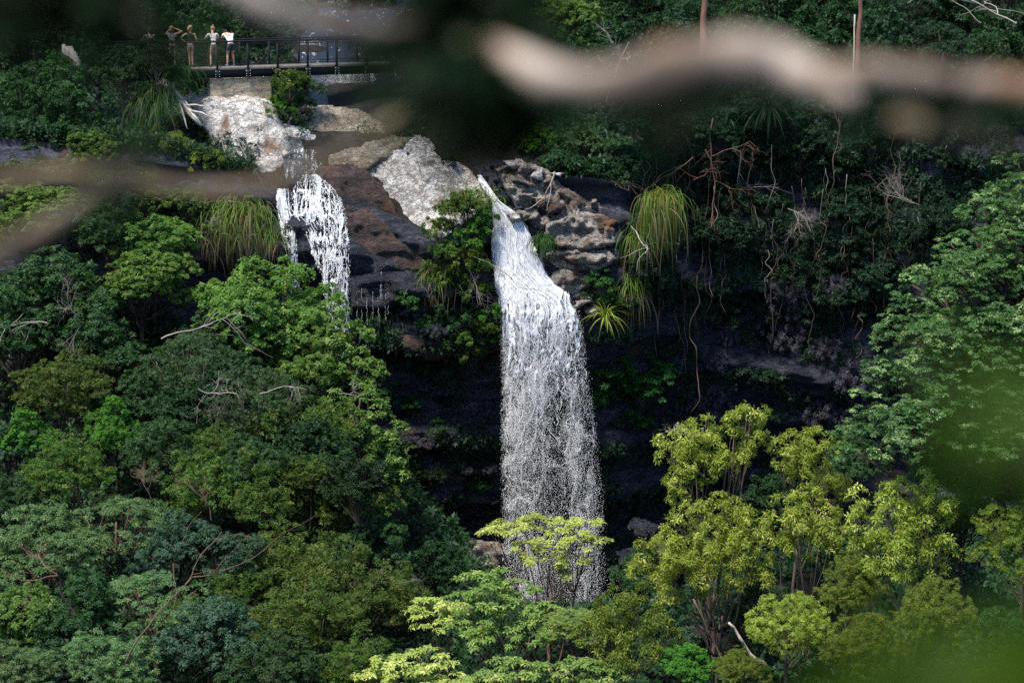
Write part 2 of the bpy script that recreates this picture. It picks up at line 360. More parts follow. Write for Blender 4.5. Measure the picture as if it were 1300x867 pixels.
s = solid('rock_outcrop', [(400, 214), (440, 208), (462, 214), (484, 232), (500, 262), (510, 292), (530, 314), (560, 332), (592, 342), (580, 352), (540, 350), (500, 344), (470, 340), (448, 345), (430, 330), (405, 300), (392, 250)], lin(480, 220, 85.2, -.011), .4, M['wetrock'], rough=.3, steps=.10, seed=5, bulge=16, back=1.8)
tag(s, 'wet red-brown rock face between the smaller fall and the white slab', 'rock')
# dark ledges under the smaller fall
s = solid('rock_ledge', [(345, 285), (372, 270), (410, 284), (440, 296), (470, 318), (500, 330), (512, 345), (480, 352), (440, 350), (400, 344), (362, 338), (346, 318)], lin(420, 300, 84.0, -.006), .55, M['ledge'], rough=.4, steps=.16, seed=6, bulge=14, back=1.8)
tag(s, 'black wet ledge behind the top of the smaller fall', 'rock ledge')
s = solid('rock_ledge', [(430, 352), (470, 346), (520, 344), (560, 350), (580, 362), (560, 378), (520, 388), (480, 392), (446, 392), (432, 378)], lin(500, 350, 83.5, -.004), .5, M['ledge'], rough=.34, steps=.15, seed=7, bulge=12, back=2)
tag(s, 'blue-black overhanging ledge right under the red-brown rock face', 'rock ledge')
s = solid('rock_ledge', [(505, 426), (540, 420), (574, 428), (580, 446), (556, 458), (530, 456), (510, 444)], lin(540, 430, 83.6, -.004), .45, M['wetrock'], rough=.24, steps=.12, seed=8, bulge=10, back=1.8)
tag(s, 'rust-stained ledge halfway down the cliff beside the main fall', 'rock ledge')
s = solid('rock_ledge', [(560, 692), (600, 684), (640, 690), (652, 704), (630, 722), (590, 724), (562, 712)], lin(600, 700, 84.4, -.004), .6, M['outcrop'], rough=.3, steps=.12, seed=9, bulge=14, back=2)
tag(s, 'brown rock shelf at the foot of the cliff behind the umbrella tree', 'rock ledge')
s = solid('rock_ledge', [(510, 560), (545, 556), (560, 566), (545, 576), (512, 574)], lin(530, 560, 84.6, -.004), .4, M['wetrock'], rough=.2, steps=.12, seed=10, bulge=8, back=2)
tag(s, 'thin orange-brown ledge low on the dark cliff', 'rock ledge')
# rocks right of the main fall
OC = [([(604, 212), (630, 204), (662, 204), (690, 214), (704, 236), (706, 262), (694, 280), (668, 274), (645, 258), (628, 250), (612, 232)], 'ledge', 85.6, 'dark wet rock beside the top of the main fall', 31, .1),
      ([(640, 206), (662, 203), (672, 212), (664, 218), (646, 215)], 'slab', 85.0, 'small white rock on the dark rock at the head of the main fall', 32, 0),
      ([(668, 222), (696, 220), (712, 236), (714, 258), (700, 272), (680, 262), (670, 244)], 'outcrop', 84.9, 'brown block above the white-topped outcrop, beneath a bare stem', 33, .1),
      ([(694, 284), (716, 274), (746, 268), (774, 272), (782, 290), (784, 308), (760, 316), (730, 318), (704, 312), (692, 300)], 'outcrop', 84.1, 'white-topped outcrop block east of the main fall', 34, .16),
      ([(700, 318), (740, 314), (776, 318), (786, 330), (770, 342), (734, 344), (704, 338)], 'outcrop', 84.0, 'brown block wedged under the white-topped outcrop block', 35, .16),
      ([(716, 324), (744, 320), (768, 322), (772, 330), (756, 336), (728, 336)], 'outcrop', 83.6, 'thin pale slab low on the brown outcrop', 36, .1),
      ([(700, 344), (730, 342), (752, 350), (750, 366), (728, 374), (706, 366), (698, 354)], 'outcrop', 83.9, 'lowest rust-brown block of the outcrop, over the strap-leaf plant', 37, .14),
      ([(682, 300), (706, 296), (716, 330), (712, 372), (740, 384), (742, 402), (724, 396), (700, 372), (688, 340)], 'ledge', 84.6, 'black wet rock along the edge of the main fall', 38, .12)]
for poly, mt, Y0, lab, sd_, stp in OC:
    s = solid('boulder' if mt != 'ledge' else 'rock_outcrop', poly, lin(poly[0][0], poly[0][1], Y0, -.008), .45, M[mt], rough=.5, steps=stp*.5, seed=sd_, bulge=5, back=1.4, f=2.4)
    tag(s, lab, 'rock')
for poly, Y0, lab, sd_ in [([(796, 668), (806, 656), (822, 660), (838, 668), (834, 682), (816, 684), (802, 680)], 76, 'pale brown boulder lying in the shade above the yellow gums', 41),
                      ([(812, 688), (832, 684), (850, 696), (846, 710), (822, 704)], 75.5, 'small brown boulder under the pale brown one in the shade', 42),
                      ([(780, 700), (800, 694), (812, 704), (806, 718), (786, 720)], 70, 'dark boulder at the cliff foot near the yellow gums', 43),
                      ([(868, 800), (890, 792), (904, 804), (896, 818), (872, 816)], 60, 'grey boulder glimpsed beneath the gums\' bare stems', 44),
                      ([(100, 126), (118, 128), (124, 150), (112, 160), (100, 148)], 87, 'red-brown boulder beside the dark round tree', 45)]:
    s = solid('boulder', poly, lin(poly[0][0], poly[0][1], Y0, -.01), .35, M['ledge' if sd_ in (41, 42, 43) else 'wetrock'], rough=.5, steps=.1, seed=sd_, bulge=5, back=.8, f=2.6)  # dark ledge rock paints shade onto the brown boulders at the cliff foot
    tag(s, lab, 'boulder')

g = np.random.default_rng(405)
for k in range(22):
    cx_, cy_ = g.uniform(440, 620), g.uniform(118, 176)
    if cy_ > 150: cx_ = g.uniform(560, 640)
    r_ = g.uniform(7, 20); a_ = np.sort(g.uniform(0, 6.283, 7)); e_ = g.uniform(.8, 1.15, 7); poly = [(cx_+math.cos(t_)*r_*1.4*q_, cy_+math.sin(t_)*r_*.6*q_) for t_, q_ in zip(a_, e_)]
    s = solid('boulder', poly, lin(cx_, cy_, 88.0+(176-cy_)*.10, -.03), .4, M[['slab2', 'outcrop', 'wetrock'][k % 3]], step=2, rough=.3, seed=600+k, bulge=5, back=.8, f=2.2)
    tag(s, 'small grey-brown boulder on the shaded creek bank uphill of the white slab', 'boulder', group='boulders on the creek bank uphill of the white slab')
g = np.random.default_rng(404)
s = solid('rock_outcrop', [(628, 214), (664, 206), (694, 214), (712, 232), (740, 250), (770, 262), (786, 280), (790, 320), (788, 352), (776, 384), (756, 398), (736, 392), (716, 368), (694, 330), (680, 296), (664, 276), (646, 250)], lin(700, 230, 84.9, -.005), .5, M['outcrop'], step=1.8, rough=.75, steps=.16, seed=77, bulge=9, back=1.5, f=2.2)
tag(s, 'weathered brown and pale rock mass east of the main fall, carrying the broken blocks', 'rock')
for k in range(34):
    cx_, cy_ = (g.uniform(650, 720), g.uniform(212, 285)) if k % 3 == 0 else (g.uniform(700, 790), g.uniform(255, 395))
    if cx_ < 716 and cy_ > 300: cx_ += 30
    r_ = g.uniform(6, 15); a_ = np.sort(g.uniform(0, 6.283, 6)); e_ = g.uniform(.75, 1.15, 6); poly = [(cx_+math.cos(t_)*r_*1.3*q_, cy_+math.sin(t_)*r_*.7*q_) for t_, q_ in zip(a_, e_)]
    s = solid('boulder', poly, lin(cx_, cy_, 84.5-(cy_-230)*.006+g.uniform(-.35, .2), -.008), .3, M[['outcrop', 'outcrop', 'wetrock', 'ledge', 'slab'][int(g.integers(0, 5))]], step=1.6, rough=.45, steps=.06, seed=500+k, bulge=4, back=.7, f=2.6)
    tag(s, 'broken pale or brown rock, one of those wedged in the outcrop beside the main fall', 'rock', group='broken rocks of the outcrop beside the main fall')

# ------------------------------------------------------------------ falling water
m, nt = newmat('white_water'); n = N(nt)
pb = n('ShaderNodeBsdfPrincipled', i={'Base Color': (.98, .98, .98, 1), 'Roughness': .45, 'Specular IOR Level': .5})
tl = n('ShaderNodeBsdfTranslucent', i={'Color': (.97, .97, .98, 1)})
mx = n('ShaderNodeMixShader', i={0: .30, 1: pb.outputs[0], 2: tl.outputs[0]}); nt.links.new(mx.outputs[0], n('ShaderNodeOutputMaterial').inputs[0])
M['white'] = m
m, nt = newmat('creek_water'); n = N(nt); geo = n('ShaderNodeNewGeometry')
ps = n.scale(geo.outputs['Position'], (1.6, .7, .7)); f = n.noise(ps, 2.2, 7, .7, .6)
fo = n.rng(f, .60, .70, 0, 1); bp = n('ShaderNodeBump', i={'Strength': .8, 'Distance': .12, 'Height': f})
pb = n('ShaderNodeBsdfPrincipled', i={'Base Color': n.mix(fo, (.012, .015, .018), (.66, .68, .72)), 'Roughness': n.rng(fo, 0, 1, .3, .6), 'Normal': bp.outputs[0]})
nt.links.new(pb.outputs[0], n('ShaderNodeOutputMaterial').inputs[0]); M['creek'] = m

def drops(mb, C, L, w, g):
    """small stretched drops, eight faces each"""
    m_ = len(C); L = L[:, None]; w = w[:, None]; z = np.array([[0, 0, 1.0]]); lean = nrm(z+g.normal(0, .28, (m_, 3)))
    t, b = frame_of(lean); a = g.uniform(0, 6.28, (m_, 1)); t2 = np.cos(a)*t+np.sin(a)*b; b2 = -np.sin(a)*t+np.cos(a)*b
    V = np.stack([C+lean*L, C+t2*w, C+b2*w, C-t2*w, C-b2*w, C-lean*L], 1).reshape(-1, 3)
    F = np.array([(0, 1, 2), (0, 2, 3), (0, 3, 4), (0, 4, 1), (5, 2, 1), (5, 3, 2), (5, 4, 3), (5, 1, 4)])
    mb.add(V, None, (np.arange(m_)[:, None, None]*6+F[None]).reshape(-1, 3))
def interp_edges(tab):
    tab = np.array(tab, float); return lambda py: [np.interp(py, tab[:, 0], tab[:, k]) for k in range(1, tab.shape[1])]
def fall(parent, edges, y0, y1, ncand, dens, size, seed, depth=.35, name='spray'):
    g = np.random.default_rng(seed); py = g.uniform(y0, y1, ncand); u = g.uniform(-.06, 1.06, ncand)
    l, r, Y = edges(py); px = l+(r-l)*u; keep = g.uniform(0, 1, ncand) < dens(px, py, u, g)
    px, py, Y, u = px[keep], py[keep], Y[keep], u[keep]
    Yj = Y+depth*(g.normal(0, .55, len(px))+.8*(4*(u-.5)**2-.5))
    D = FW+np.stack([(px-650)/FPX, 0*px, 0*px], -1)+UP*((433.5-py)/FPX)[:, None]; C = CAM+D*(Yj/D[:, 1])[:, None]
    s0, s1 = size; w = g.uniform(s0, s1, len(px))*g.uniform(.5, 1, len(px)); mb = MB(); drops(mb, C, w*g.uniform(1.0, 3.6, len(px)), w, g)
    return mb.obj(name, M['white'], parent, smooth=False)
def web(px, py, sx, sy, w, s):
    q = np.stack([px/sx, py/sy, px*0+s], -1); q = q+.8*np.stack([vn(q*.9+5, 31), vn(q*.9+9, 32), q[..., 2]*0], -1)
    return np.exp(-(vn(q, 33)/w)**2)
main = thing('waterfall', P(690, 745, 83), 'tall main waterfall leaping off the cliff and breaking into spray', 'waterfall')
mloc = np.array(main.location)
me_edges = interp_edges([(222, 606, 612, 85.5), (240, 613, 623, 85.0), (256, 625, 634, 84.6), (275, 626, 662, 84.3), (300, 625, 674, 84.0), (325, 626, 682, 83.8), (350, 628, 694, 83.6), (375, 632, 722, 83.3), (400, 636, 733, 83.0), (420, 638, 737, 82.9), (460, 640, 743, 82.8), (500, 640, 748, 82.7), (560, 640, 756, 82.6), (620, 640, 762, 82.6), (700, 642, 766, 82.6), (760, 642, 768, 82.6)])
def d_main(px, py, u, g):
    edge = ss(-.06, .05, u)*ss(1.06, .95, u); t = ss(345, 470, py)
    cloud = .5+.5*fbm(np.stack([px/26, py/60, px*0+2], -1), 3, 41)
    wb = web(px, py, 11, 26, .24, 3)*.8+web(px, py, 5, 12, .22, 7)*.5
    rib = .5+.5*vn(np.stack([px/7+py*.03, py/70, px*0], -1), 44)
    dense = .12+.40*ss(320, 410, py)
    band = np.exp(-((u-.18)/.24)**2)*(1-.35*ss(560, 720, py))+.9*np.exp(-((u-(.72+.1*ss(400, 700, py)))/.11)**2)+.55*np.exp(-((u-.48)/.1)**2)*ss(620, 500, py)
    hole = 1-.75*np.exp(-((px-(712-(py-480)*.05))/14)**2-((py-500)/75)**2)
    veil = (.16+.95*np.clip(band, 0, 1)*(.35+.9*cloud)+.0)*(.22+1.1*wb+.3*rib)*hole*(1-.35*ss(500, 740, py))
    return edge*(dense*(1-t)*(.6+.4*rib)+t*veil)
def rel(o, root):   # children geometry was made in world space: shift it under its thing
    o.location = -Vector(root.location); return o
rel(fall(main, me_edges, 222, 765, 640000, d_main, (.004, .012), 1), main)
rel(fall(main, me_edges, 400, 765, 9000, lambda px, py, u, g: d_main(px, py, u, g)*.9, (.012, .022), 2, name='large_drops'), main)
# the solid white tongue of the upper slide
def tongue(parent, edges, y0, y1, stepy, nx, seed, thick, hole=None, name='water_tongue'):
    py = np.arange(y0, y1, stepy); u = np.linspace(0, 1, nx); PY, U = np.meshgrid(py, u, indexing='ij'); l, r, Y = edges(PY); 
    jl = 2.2*vn(np.stack([PY/7, PY*0, PY*0+seed], -1), 51); jr = 2.2*vn(np.stack([PY/6, PY*0, PY*0+seed+9], -1), 52)
    px = (l+jl)+(r+jr-l-jl)*U
    q = np.stack([px/9, PY/17, px*0+seed], -1); q = q+1.1*np.stack([vn(q*.8, 57), vn(q*.8+7, 58), 0*px], -1); rid = 1-np.abs(vn(q, 53))*2+.6*(1-np.abs(vn(q*2.1, 59))*2); rid2 = fbm(np.stack([px/3.2, PY/6.5, px*0+seed], -1), 4, 54, .65)
    Yf = Y-thick*np.sqrt(np.clip(1-(2*U-1)**2, 0, 1))-.03*rid-.04*rid2+.02
    D = FW+np.stack([(px-650)/FPX, 0*px, 0*px], -1)+UP*((433.5-PY)/FPX)[..., None]; V = CAM+D*(Yf/D[..., 1])[..., None]; B = CAM+D*((Y+.25)/D[..., 1])[..., None]
    h, w = px.shape; i = np.arange(h-1)[:, None]*w; j = np.arange(w-1)[None]; Q = np.stack([i+j, i+w+j, i+w+j+1, i+j+1], -1)
    keep = np.ones(Q.shape[:2], bool)
    if hole is not None: keep = (hole(px, PY, U, seed) > 0)[:-1, :-1]
    Q = Q[keep].reshape(-1, 4); mb = MB(); mb.add(V.reshape(-1, 3), Q); mb.add(B.reshape(-1, 3), Q[:, ::-1]); return mb.obj(name, M['white'], parent)
def hole_main(px, py, u, s):
    t = ss(300, 470, py); w = web(px, py, 8, 24, .30-.12*ss(400, 500, py), 3)+.8*web(px, py, 4, 11, .28-.12*ss(400, 500, py), 7)
    return w-(-.75+t*1.95)-.9*(np.abs(2*u-1)**8)*.6+.25*fbm(np.stack([px/14, py/30, px*0], -1), 2, 61)
def strands(parent, edges, y0, y1, n, seed, lens, rad, thick, prob=None, name='strands'):
    g = np.random.default_rng(seed); mb = MB()
    for k in range(n):
        u0 = g.uniform(.01, .99); a = g.uniform(y0, y1); L = g.uniform(*lens)
        if prob is not None and g.uniform() > prob(u0, a): continue
        b = a+L; m_ = max(4, int((b-a)/5)); py = np.linspace(a, b, m_); l, r, Y = edges(py)
        u = np.clip(u0+.09*vn(np.stack([py/30, 0*py+k*.37, 0*py+seed], -1), 66)+.05*vn(np.stack([py/8, 0*py+k*.37, 0*py+seed], -1), 67), 0, 1)
        px = l+(r-l)*u; Yf = Y-thick*np.sqrt(np.clip(1-(2*u-1)**2, 0, 1))-.03-g.uniform(0, .08)
        D = FW+np.stack([(px-650)/FPX, 0*px, 0*px], -1)+UP*((433.5-py)/FPX)[:, None]; V = CAM+D*(Yf/D[:, 1])[:, None]
        tube(mb, V, g.uniform(*rad)*np.sin(np.linspace(.12, math.pi-.12, m_))**.5*(1+.35*vn(np.stack([py/6, 0*py+k, 0*py], -1), 68)), 4, cap=False)
    return mb.obj(name, M['white'], parent)
rel(tongue(main, me_edges, 222, 500, .7, 130, 1, .32, hole_main), main)
rel(strands(main, me_edges, 224, 440, 520, 21, (12, 50), (.005, .018), .32, lambda u, a: 1-.8*ss(350, 440, a)), main)
rel(strands(main, me_edges, 380, 600, 170, 22, (6, 26), (.006, .018), .3, lambda u, a: (.9-.8*ss(400, 640, a))*(.35+.65*(abs(u-.2) < .2 or abs(u-.75) < .14 or abs(u-.48) < .07))), main)
rel(fall(main, interp_edges([(690, 600, 800, 82.6), (770, 575, 815, 82.4)]), 700, 770, 9000, lambda px, py, u, g: np.exp(-((u-.5)/.25)**2)*.8, (.005, .013), 8, .9, name='splash'), main)
rel(tongue(main, lambda py: [a+(0 if k < 2 else .35) for k, a in enumerate(me_edges(py))], 226, 470, .9, 90, 5, .2, lambda px, py, u, s: hole_main(px+30, py+11, u, s)+.15, name='water_sheet'), main)

small = thing('waterfall', P(415, 410, 83.6), 'smaller waterfall spilling in two lacy streams over the black ledges', 'waterfall')
ea = interp_edges([(222, 384, 402, 84.5), (240, 372, 424, 84.2), (260, 366, 436, 83.9), (290, 384, 442, 83.6), (320, 396, 444, 83.2), (350, 408, 443, 83.0), (400, 416, 443, 82.9), (470, 420, 444, 82.9)])
eb = interp_edges([(240, 352, 366, 84.2), (265, 351, 368, 83.8), (300, 358, 376, 83.4), (340, 366, 379, 83.2), (372, 369, 380, 83.2)])
ec = interp_edges([(186, 364, 392, 87.0), (205, 362, 408, 86.0), (225, 360, 420, 84.9)])
def lace(px, py, u, g=None):
    w = web(px, py, 6, 26, .16, 13)*.95+web(px, py, 3.2, 14, .16, 17)*.6; return w
def d_small(px, py, u, g): return ss(-.06, .1, u)*ss(1.06, .9, u)*np.clip(.12+lace(px, py, u), 0, 1)*(1-.5*ss(360, 460, py))
rel(fall(small, ea, 222, 470, 36000, d_small, (.010, .024), 11, .2), small)
rel(fall(small, eb, 240, 372, 9000, d_small, (.010, .022), 12, .15), small)
for ed_, a_, b_, sd_ in ((ea, 222, 420, 3), (eb, 240, 350, 4)):
    rel(tongue(small, ed_, a_, b_, .8, 60, sd_, .12, lambda px, py, u, s: lace(px, py, u)-.38-.25*ss(330, 420, py)-.5*np.abs(2*u-1)**6+.35*fbm(np.stack([px/12, py/25, px*0], -1), 2, 62), name='stream'), small)
rel(strands(small, ea, 224, 420, 150, 31, (8, 34), (.006, .018), .12, lambda u, a: .9-.4*ss(330, 420, a)), small)
rel(strands(small, eb, 240, 355, 40, 32, (8, 30), (.007, .018), .1), small)
rel(fall(small, ec, 190, 228, 5000, lambda px, py, u, g: np.clip(lace(px, py, u)-.1, 0, 1)*.7, (.006, .016), 33, .12), small)
# trickle strands between the two falls
g = np.random.default_rng(5)
for k in range(14):
    x_ = g.uniform(446, 500) if k < 10 else g.uniform(350, 400); a_ = g.uniform(345, 380); h_ = g.uniform(20, 50); dc = [P(x_+g.normal(0, .25), a_+h_*q/26., 83.0) for q in range(27)]
    mb = MB(); tube(mb, wig(dc, .03, 1.3, k), .005*(1+.6*vn(np.stack([np.arange(27)*.9, np.zeros(27)+k, np.zeros(27)], -1), 3)), 4); rel(mb.obj('trickle', M['white'], small), small)
# creek above the falls
cxs, cys = np.meshgrid(np.linspace(0, 1, 90), np.linspace(0, 1, 160))
cyw = 84.6+cys*25; cc = np.interp(cyw, [84, 86, 87.5, 89, 91, 93, 98, 109], [-8.7, -9.3, -9.8, -9.6, -7.9, -7.0, -6.4, -5]); hw = np.interp(cyw, [84, 87, 89, 92, 95, 109], [.8, .5, .35, 1.9, 3.6, 4.2])
cxw = cc+(cxs*2-1)*hw
cz = terrain_up(cxw, cyw)*.35+.65*(T2(cxw, cyw))+.10+.22*np.clip(vn(np.stack([cxw*.4, cyw*.8, cxw*0], -1), 71)*2, -1, 1)
cz = np.where(cyw < 88, np.maximum(cz, terrain_up(cxw, cyw)+.08), cz)
cr_ = grid_obj('creek_water', cxw, cyw, cz, M['creek']); tag(cr_, kind='structure')
e2 = interp_edges([(60, 336, 352, 0), (300, 336, 352, 0)])
# ------------------------------------------------------------------ trees
ST = {
 'round': dict(cl=4.2, cr=.27, ns=12, k=6, L=.135, w=.07, up=-.3, el=(-.2, .5), flat=.7),
 'dark':  dict(cl=3.6, cr=.32, ns=11, k=6, L=.15, w=.072, up=-.4, el=(-.3, .5), flat=.75),
 'fine':  dict(cl=3.0, cr=.42, ns=15, k=7, L=.13, w=.05, up=-.75, el=(-.2, .9), flat=.55, jit=.5, lift=.2),
 'whorl': dict(cl=5.0, cr=.28, ns=6, k=8, L=.19, w=.06, up=-.25, el=(-.45, .25), flat=.45, liftn=1.0, rad=.35, droop=.25),
 'lime':  dict(cl=8.5, cr=.22, ns=5, k=8, L=.155, w=.062, up=-.25, el=(-.25, .3), flat=.30, liftn=1.5, rad=.2, jit=.18, droop=.12, lift=1),
 'gum':   dict(cl=6.5, cr=.24, ns=15, k=6, L=.125, w=.036, up=-.9, el=(-.5, .8), flat=.9, droop=.45, jit=.5),
 'tier':  dict(cl=20, cr=.13, ns=8, k=7, L=.078, w=.033, up=-.55, el=(-.3, .3), flat=.35, liftn=1.3, rad=.35, jit=.22, droop=.15, lift=.8),
 'shrub': dict(cl=4.2, cr=.24, ns=9, k=6, L=.13, w=.055, up=-.3, el=(-.2, .8), flat=.8, jit=.4),
 'back':  dict(cl=2.2, cr=.42, ns=11, k=6, L=.22, w=.10, up=-.5, el=(-.3, .6), flat=.7, jit=.4),
}
def crown_lobes(shape, g, n):
    d = ball(n, g, -.8 if shape == 'loose' else -.55); L = []
    if shape == 'dome':
        for v in d: L.append((np.array([0, 0, 6.4])+v*np.array([2.15, 2.15, 1.9])*g.uniform(.72, 1.12), np.array([1, 1, .8])*g.uniform(.6, 1.2)))
        L.append((np.array([0, 0, 6.2]), np.array([1.9, 1.9, 1.6])))
    elif shape == 'pads':
        for v in d: L.append((np.array([0, 0, 6.3])+v*np.array([2.3, 2.3, 1.6]), np.array([1, 1, .33])*g.uniform(.8, 1.25)))
    elif shape == 'loose':
        for v in d: L.append((np.array([0, 0, 6.3])+v*np.array([2.4, 2.4, 1.9])*g.uniform(.55, 1.1), np.array([1, 1, .75])*g.uniform(.55, .95)))
        L.append((np.array([0, 0, 5.9]), np.array([1.6, 1.6, 1.5])))
    elif shape == 'tall':
        for v in d: L.append((np.array([0, 0, 6.2])+v*np.array([1.5, 1.5, 2.3])*g.uniform(.7, 1.08), np.array([1, 1, .8])*g.uniform(.7, 1.1)))
    return L
def arch(style, shape, mat, bark, seed, n=17, r0=.17, sub=2):
    g = np.random.default_rng(seed); L = crown_lobes(shape, g, n); a = MB(); b = MB()
    for c, r in L: lobe_leaves(a, c, r, ST[style], g)
    limbs(b, (0, 0, -1.5), (g.normal(0, .3), g.normal(0, .3), 6.6), L, r0, g, sub)
    return (a.mesh('crown', M[mat]), b.mesh('trunk', M[bark]))
AR = {
 'round1': arch('round', 'dome', 'round', 'bark', 1, 24), 'round2': arch('round', 'dome', 'round', 'bark', 2, 22),
 'dark1': arch('dark', 'dome', 'dark', 'bark', 3, 22), 'dark2': arch('dark', 'loose', 'dark', 'bark', 4, 26),
 'vivid': arch('round', 'dome', 'vivid', 'bark', 5, 14),
 'fine1': arch('fine', 'loose', 'olive', 'bark', 6, 30, sub=2, r0=.12), 'fine2': arch('fine', 'dome', 'olive', 'bark', 7, 22, sub=2, r0=.12),
 'grey1': arch('fine', 'loose', 'grey', 'twig', 8, 28, sub=3, r0=.1),
 'blue1': arch('dark', 'dome', 'blue', 'bark', 9), 'blue2': arch('round', 'loose', 'blue', 'bark', 10, 22),
 'whorl1': arch('whorl', 'dome', 'whorl', 'barkred', 11, 18), 'whorl2': arch('whorl', 'pads', 'whorl', 'barkred', 12, 22),
 'lime1': arch('lime', 'pads', 'lime', 'barkred', 13, 22), 'limedk': arch('lime', 'pads', 'limedk', 'barkred', 14, 24),
 'gum1': arch('gum', 'dome', 'gum', 'barkgum', 15, 16), 'gumdk': arch('gum', 'dome', 'gumdk', 'barkgum', 16, 18),
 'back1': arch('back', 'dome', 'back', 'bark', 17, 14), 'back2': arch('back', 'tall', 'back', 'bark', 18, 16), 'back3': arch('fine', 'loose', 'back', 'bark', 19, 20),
}
def shrub_arch(mat, seed, st='shrub', n=9):
    g = np.random.default_rng(seed); a = MB(); b = MB(); L = []
    for v in ball(n, g, -.1): L.append((v*np.array([.62, .62, .5])+np.array([0, 0, .55]), np.array([1, 1, .8])*g.uniform(.25, .45)))
    s = dict(ST[st]); s['cl'] *= 1.6; s['cr'] *= .55; s['L'] *= .8; s['w'] *= .8
    for c, r in L: lobe_leaves(a, c, r, s, g)
    for c, r in L: tube(b, wig(bez((0, .1, 0), c*.5*np.array([.5, .5, 1]), c, 6), .04, 1, g.uniform(0, 40)), .022*np.linspace(1, .3, 6), 4)
    return (a.mesh('foliage', M[mat]), b.mesh('stem', M['bark']))
SH = {'dark': shrub_arch('dark', 21), 'olive': shrub_arch('olive', 22, 'shrub'), 'wall1': shrub_arch('wall', 23), 'wall2': shrub_arch('wall', 24, 'gum', 11), 'wall3': shrub_arch('wall', 29, 'whorl', 8),
      'vivid': shrub_arch('vivid', 25), 'fern': shrub_arch('fern', 26, 'whorl'), 'gum': shrub_arch('gumdk', 27, 'gum'), 'moss': shrub_arch('moss', 28, 'gum', 12), 'grey': shrub_arch('grey', 30, 'shrub', 12)}
BASES = []
def put(px, py, Y, rpx, kind, label, cat='tree', group=None, sz=1.0, name='tree', rz=None, base=True):
    s = rpx/PPM(px, py, Y)/3.0; c = P(px, py, Y); loc = c-np.array([0, 0, 6.3*s*sz])
    t = thing(name, loc, label, cat, group, random.uniform(0, 6.28) if rz is None else rz); t.scale = (s, s, s*sz)
    cm, tm = AR[kind]; link('crown', cm, t); link('trunk', tm, t)
    if base: BASES.append((*loc[:2], loc[2]-.15))
    return t
def put_shrub(px, py, Y, rpx, kind, label, cat='shrub', group=None, sz=1.0, name='shrub', base=False, on=None):
    s = rpx/PPM(px, py, Y); c = P(px, py, Y); loc = c-np.array([0, 0, .55*s*sz])
    t = thing(name, loc, label, cat, group, random.uniform(0, 6.28)); t.scale = (s, s, s*sz)
    a, b = SH[kind]; link('foliage', a, t); link('stem', b, t)
    if base: BASES.append((*loc[:2], loc[2]))
    return t
def hero(name, basepx, toppx, lobes, st, mats, bark, label, cat, r0, seed, sub=3, extra=None, twigs=0):
    """a tree whose lobes follow the photograph; lobes = (px, py, Y, rx px, rz/rx)"""
    g = np.random.default_rng(seed); base = P(*basepx); top = P(*toppx)-base; L = []
    for l in lobes:
        c = P(*l[:3])-base; r = l[3]/PPM(*l[:3]); L.append((c, np.array([r, r*.9, r*l[4]])))
    t = thing(name, base, label, cat); a = MB(); b = MB()
    for c, r in L: lobe_leaves(a, c, r, st, g)
    limbs(b, (0, 0, -1.0), top, L, r0, g, sub)
    a.obj('crown', M[mats], t); b.obj('trunk', M[bark], t); BASES.append((base[0], base[1], base[2]-.1)); return t

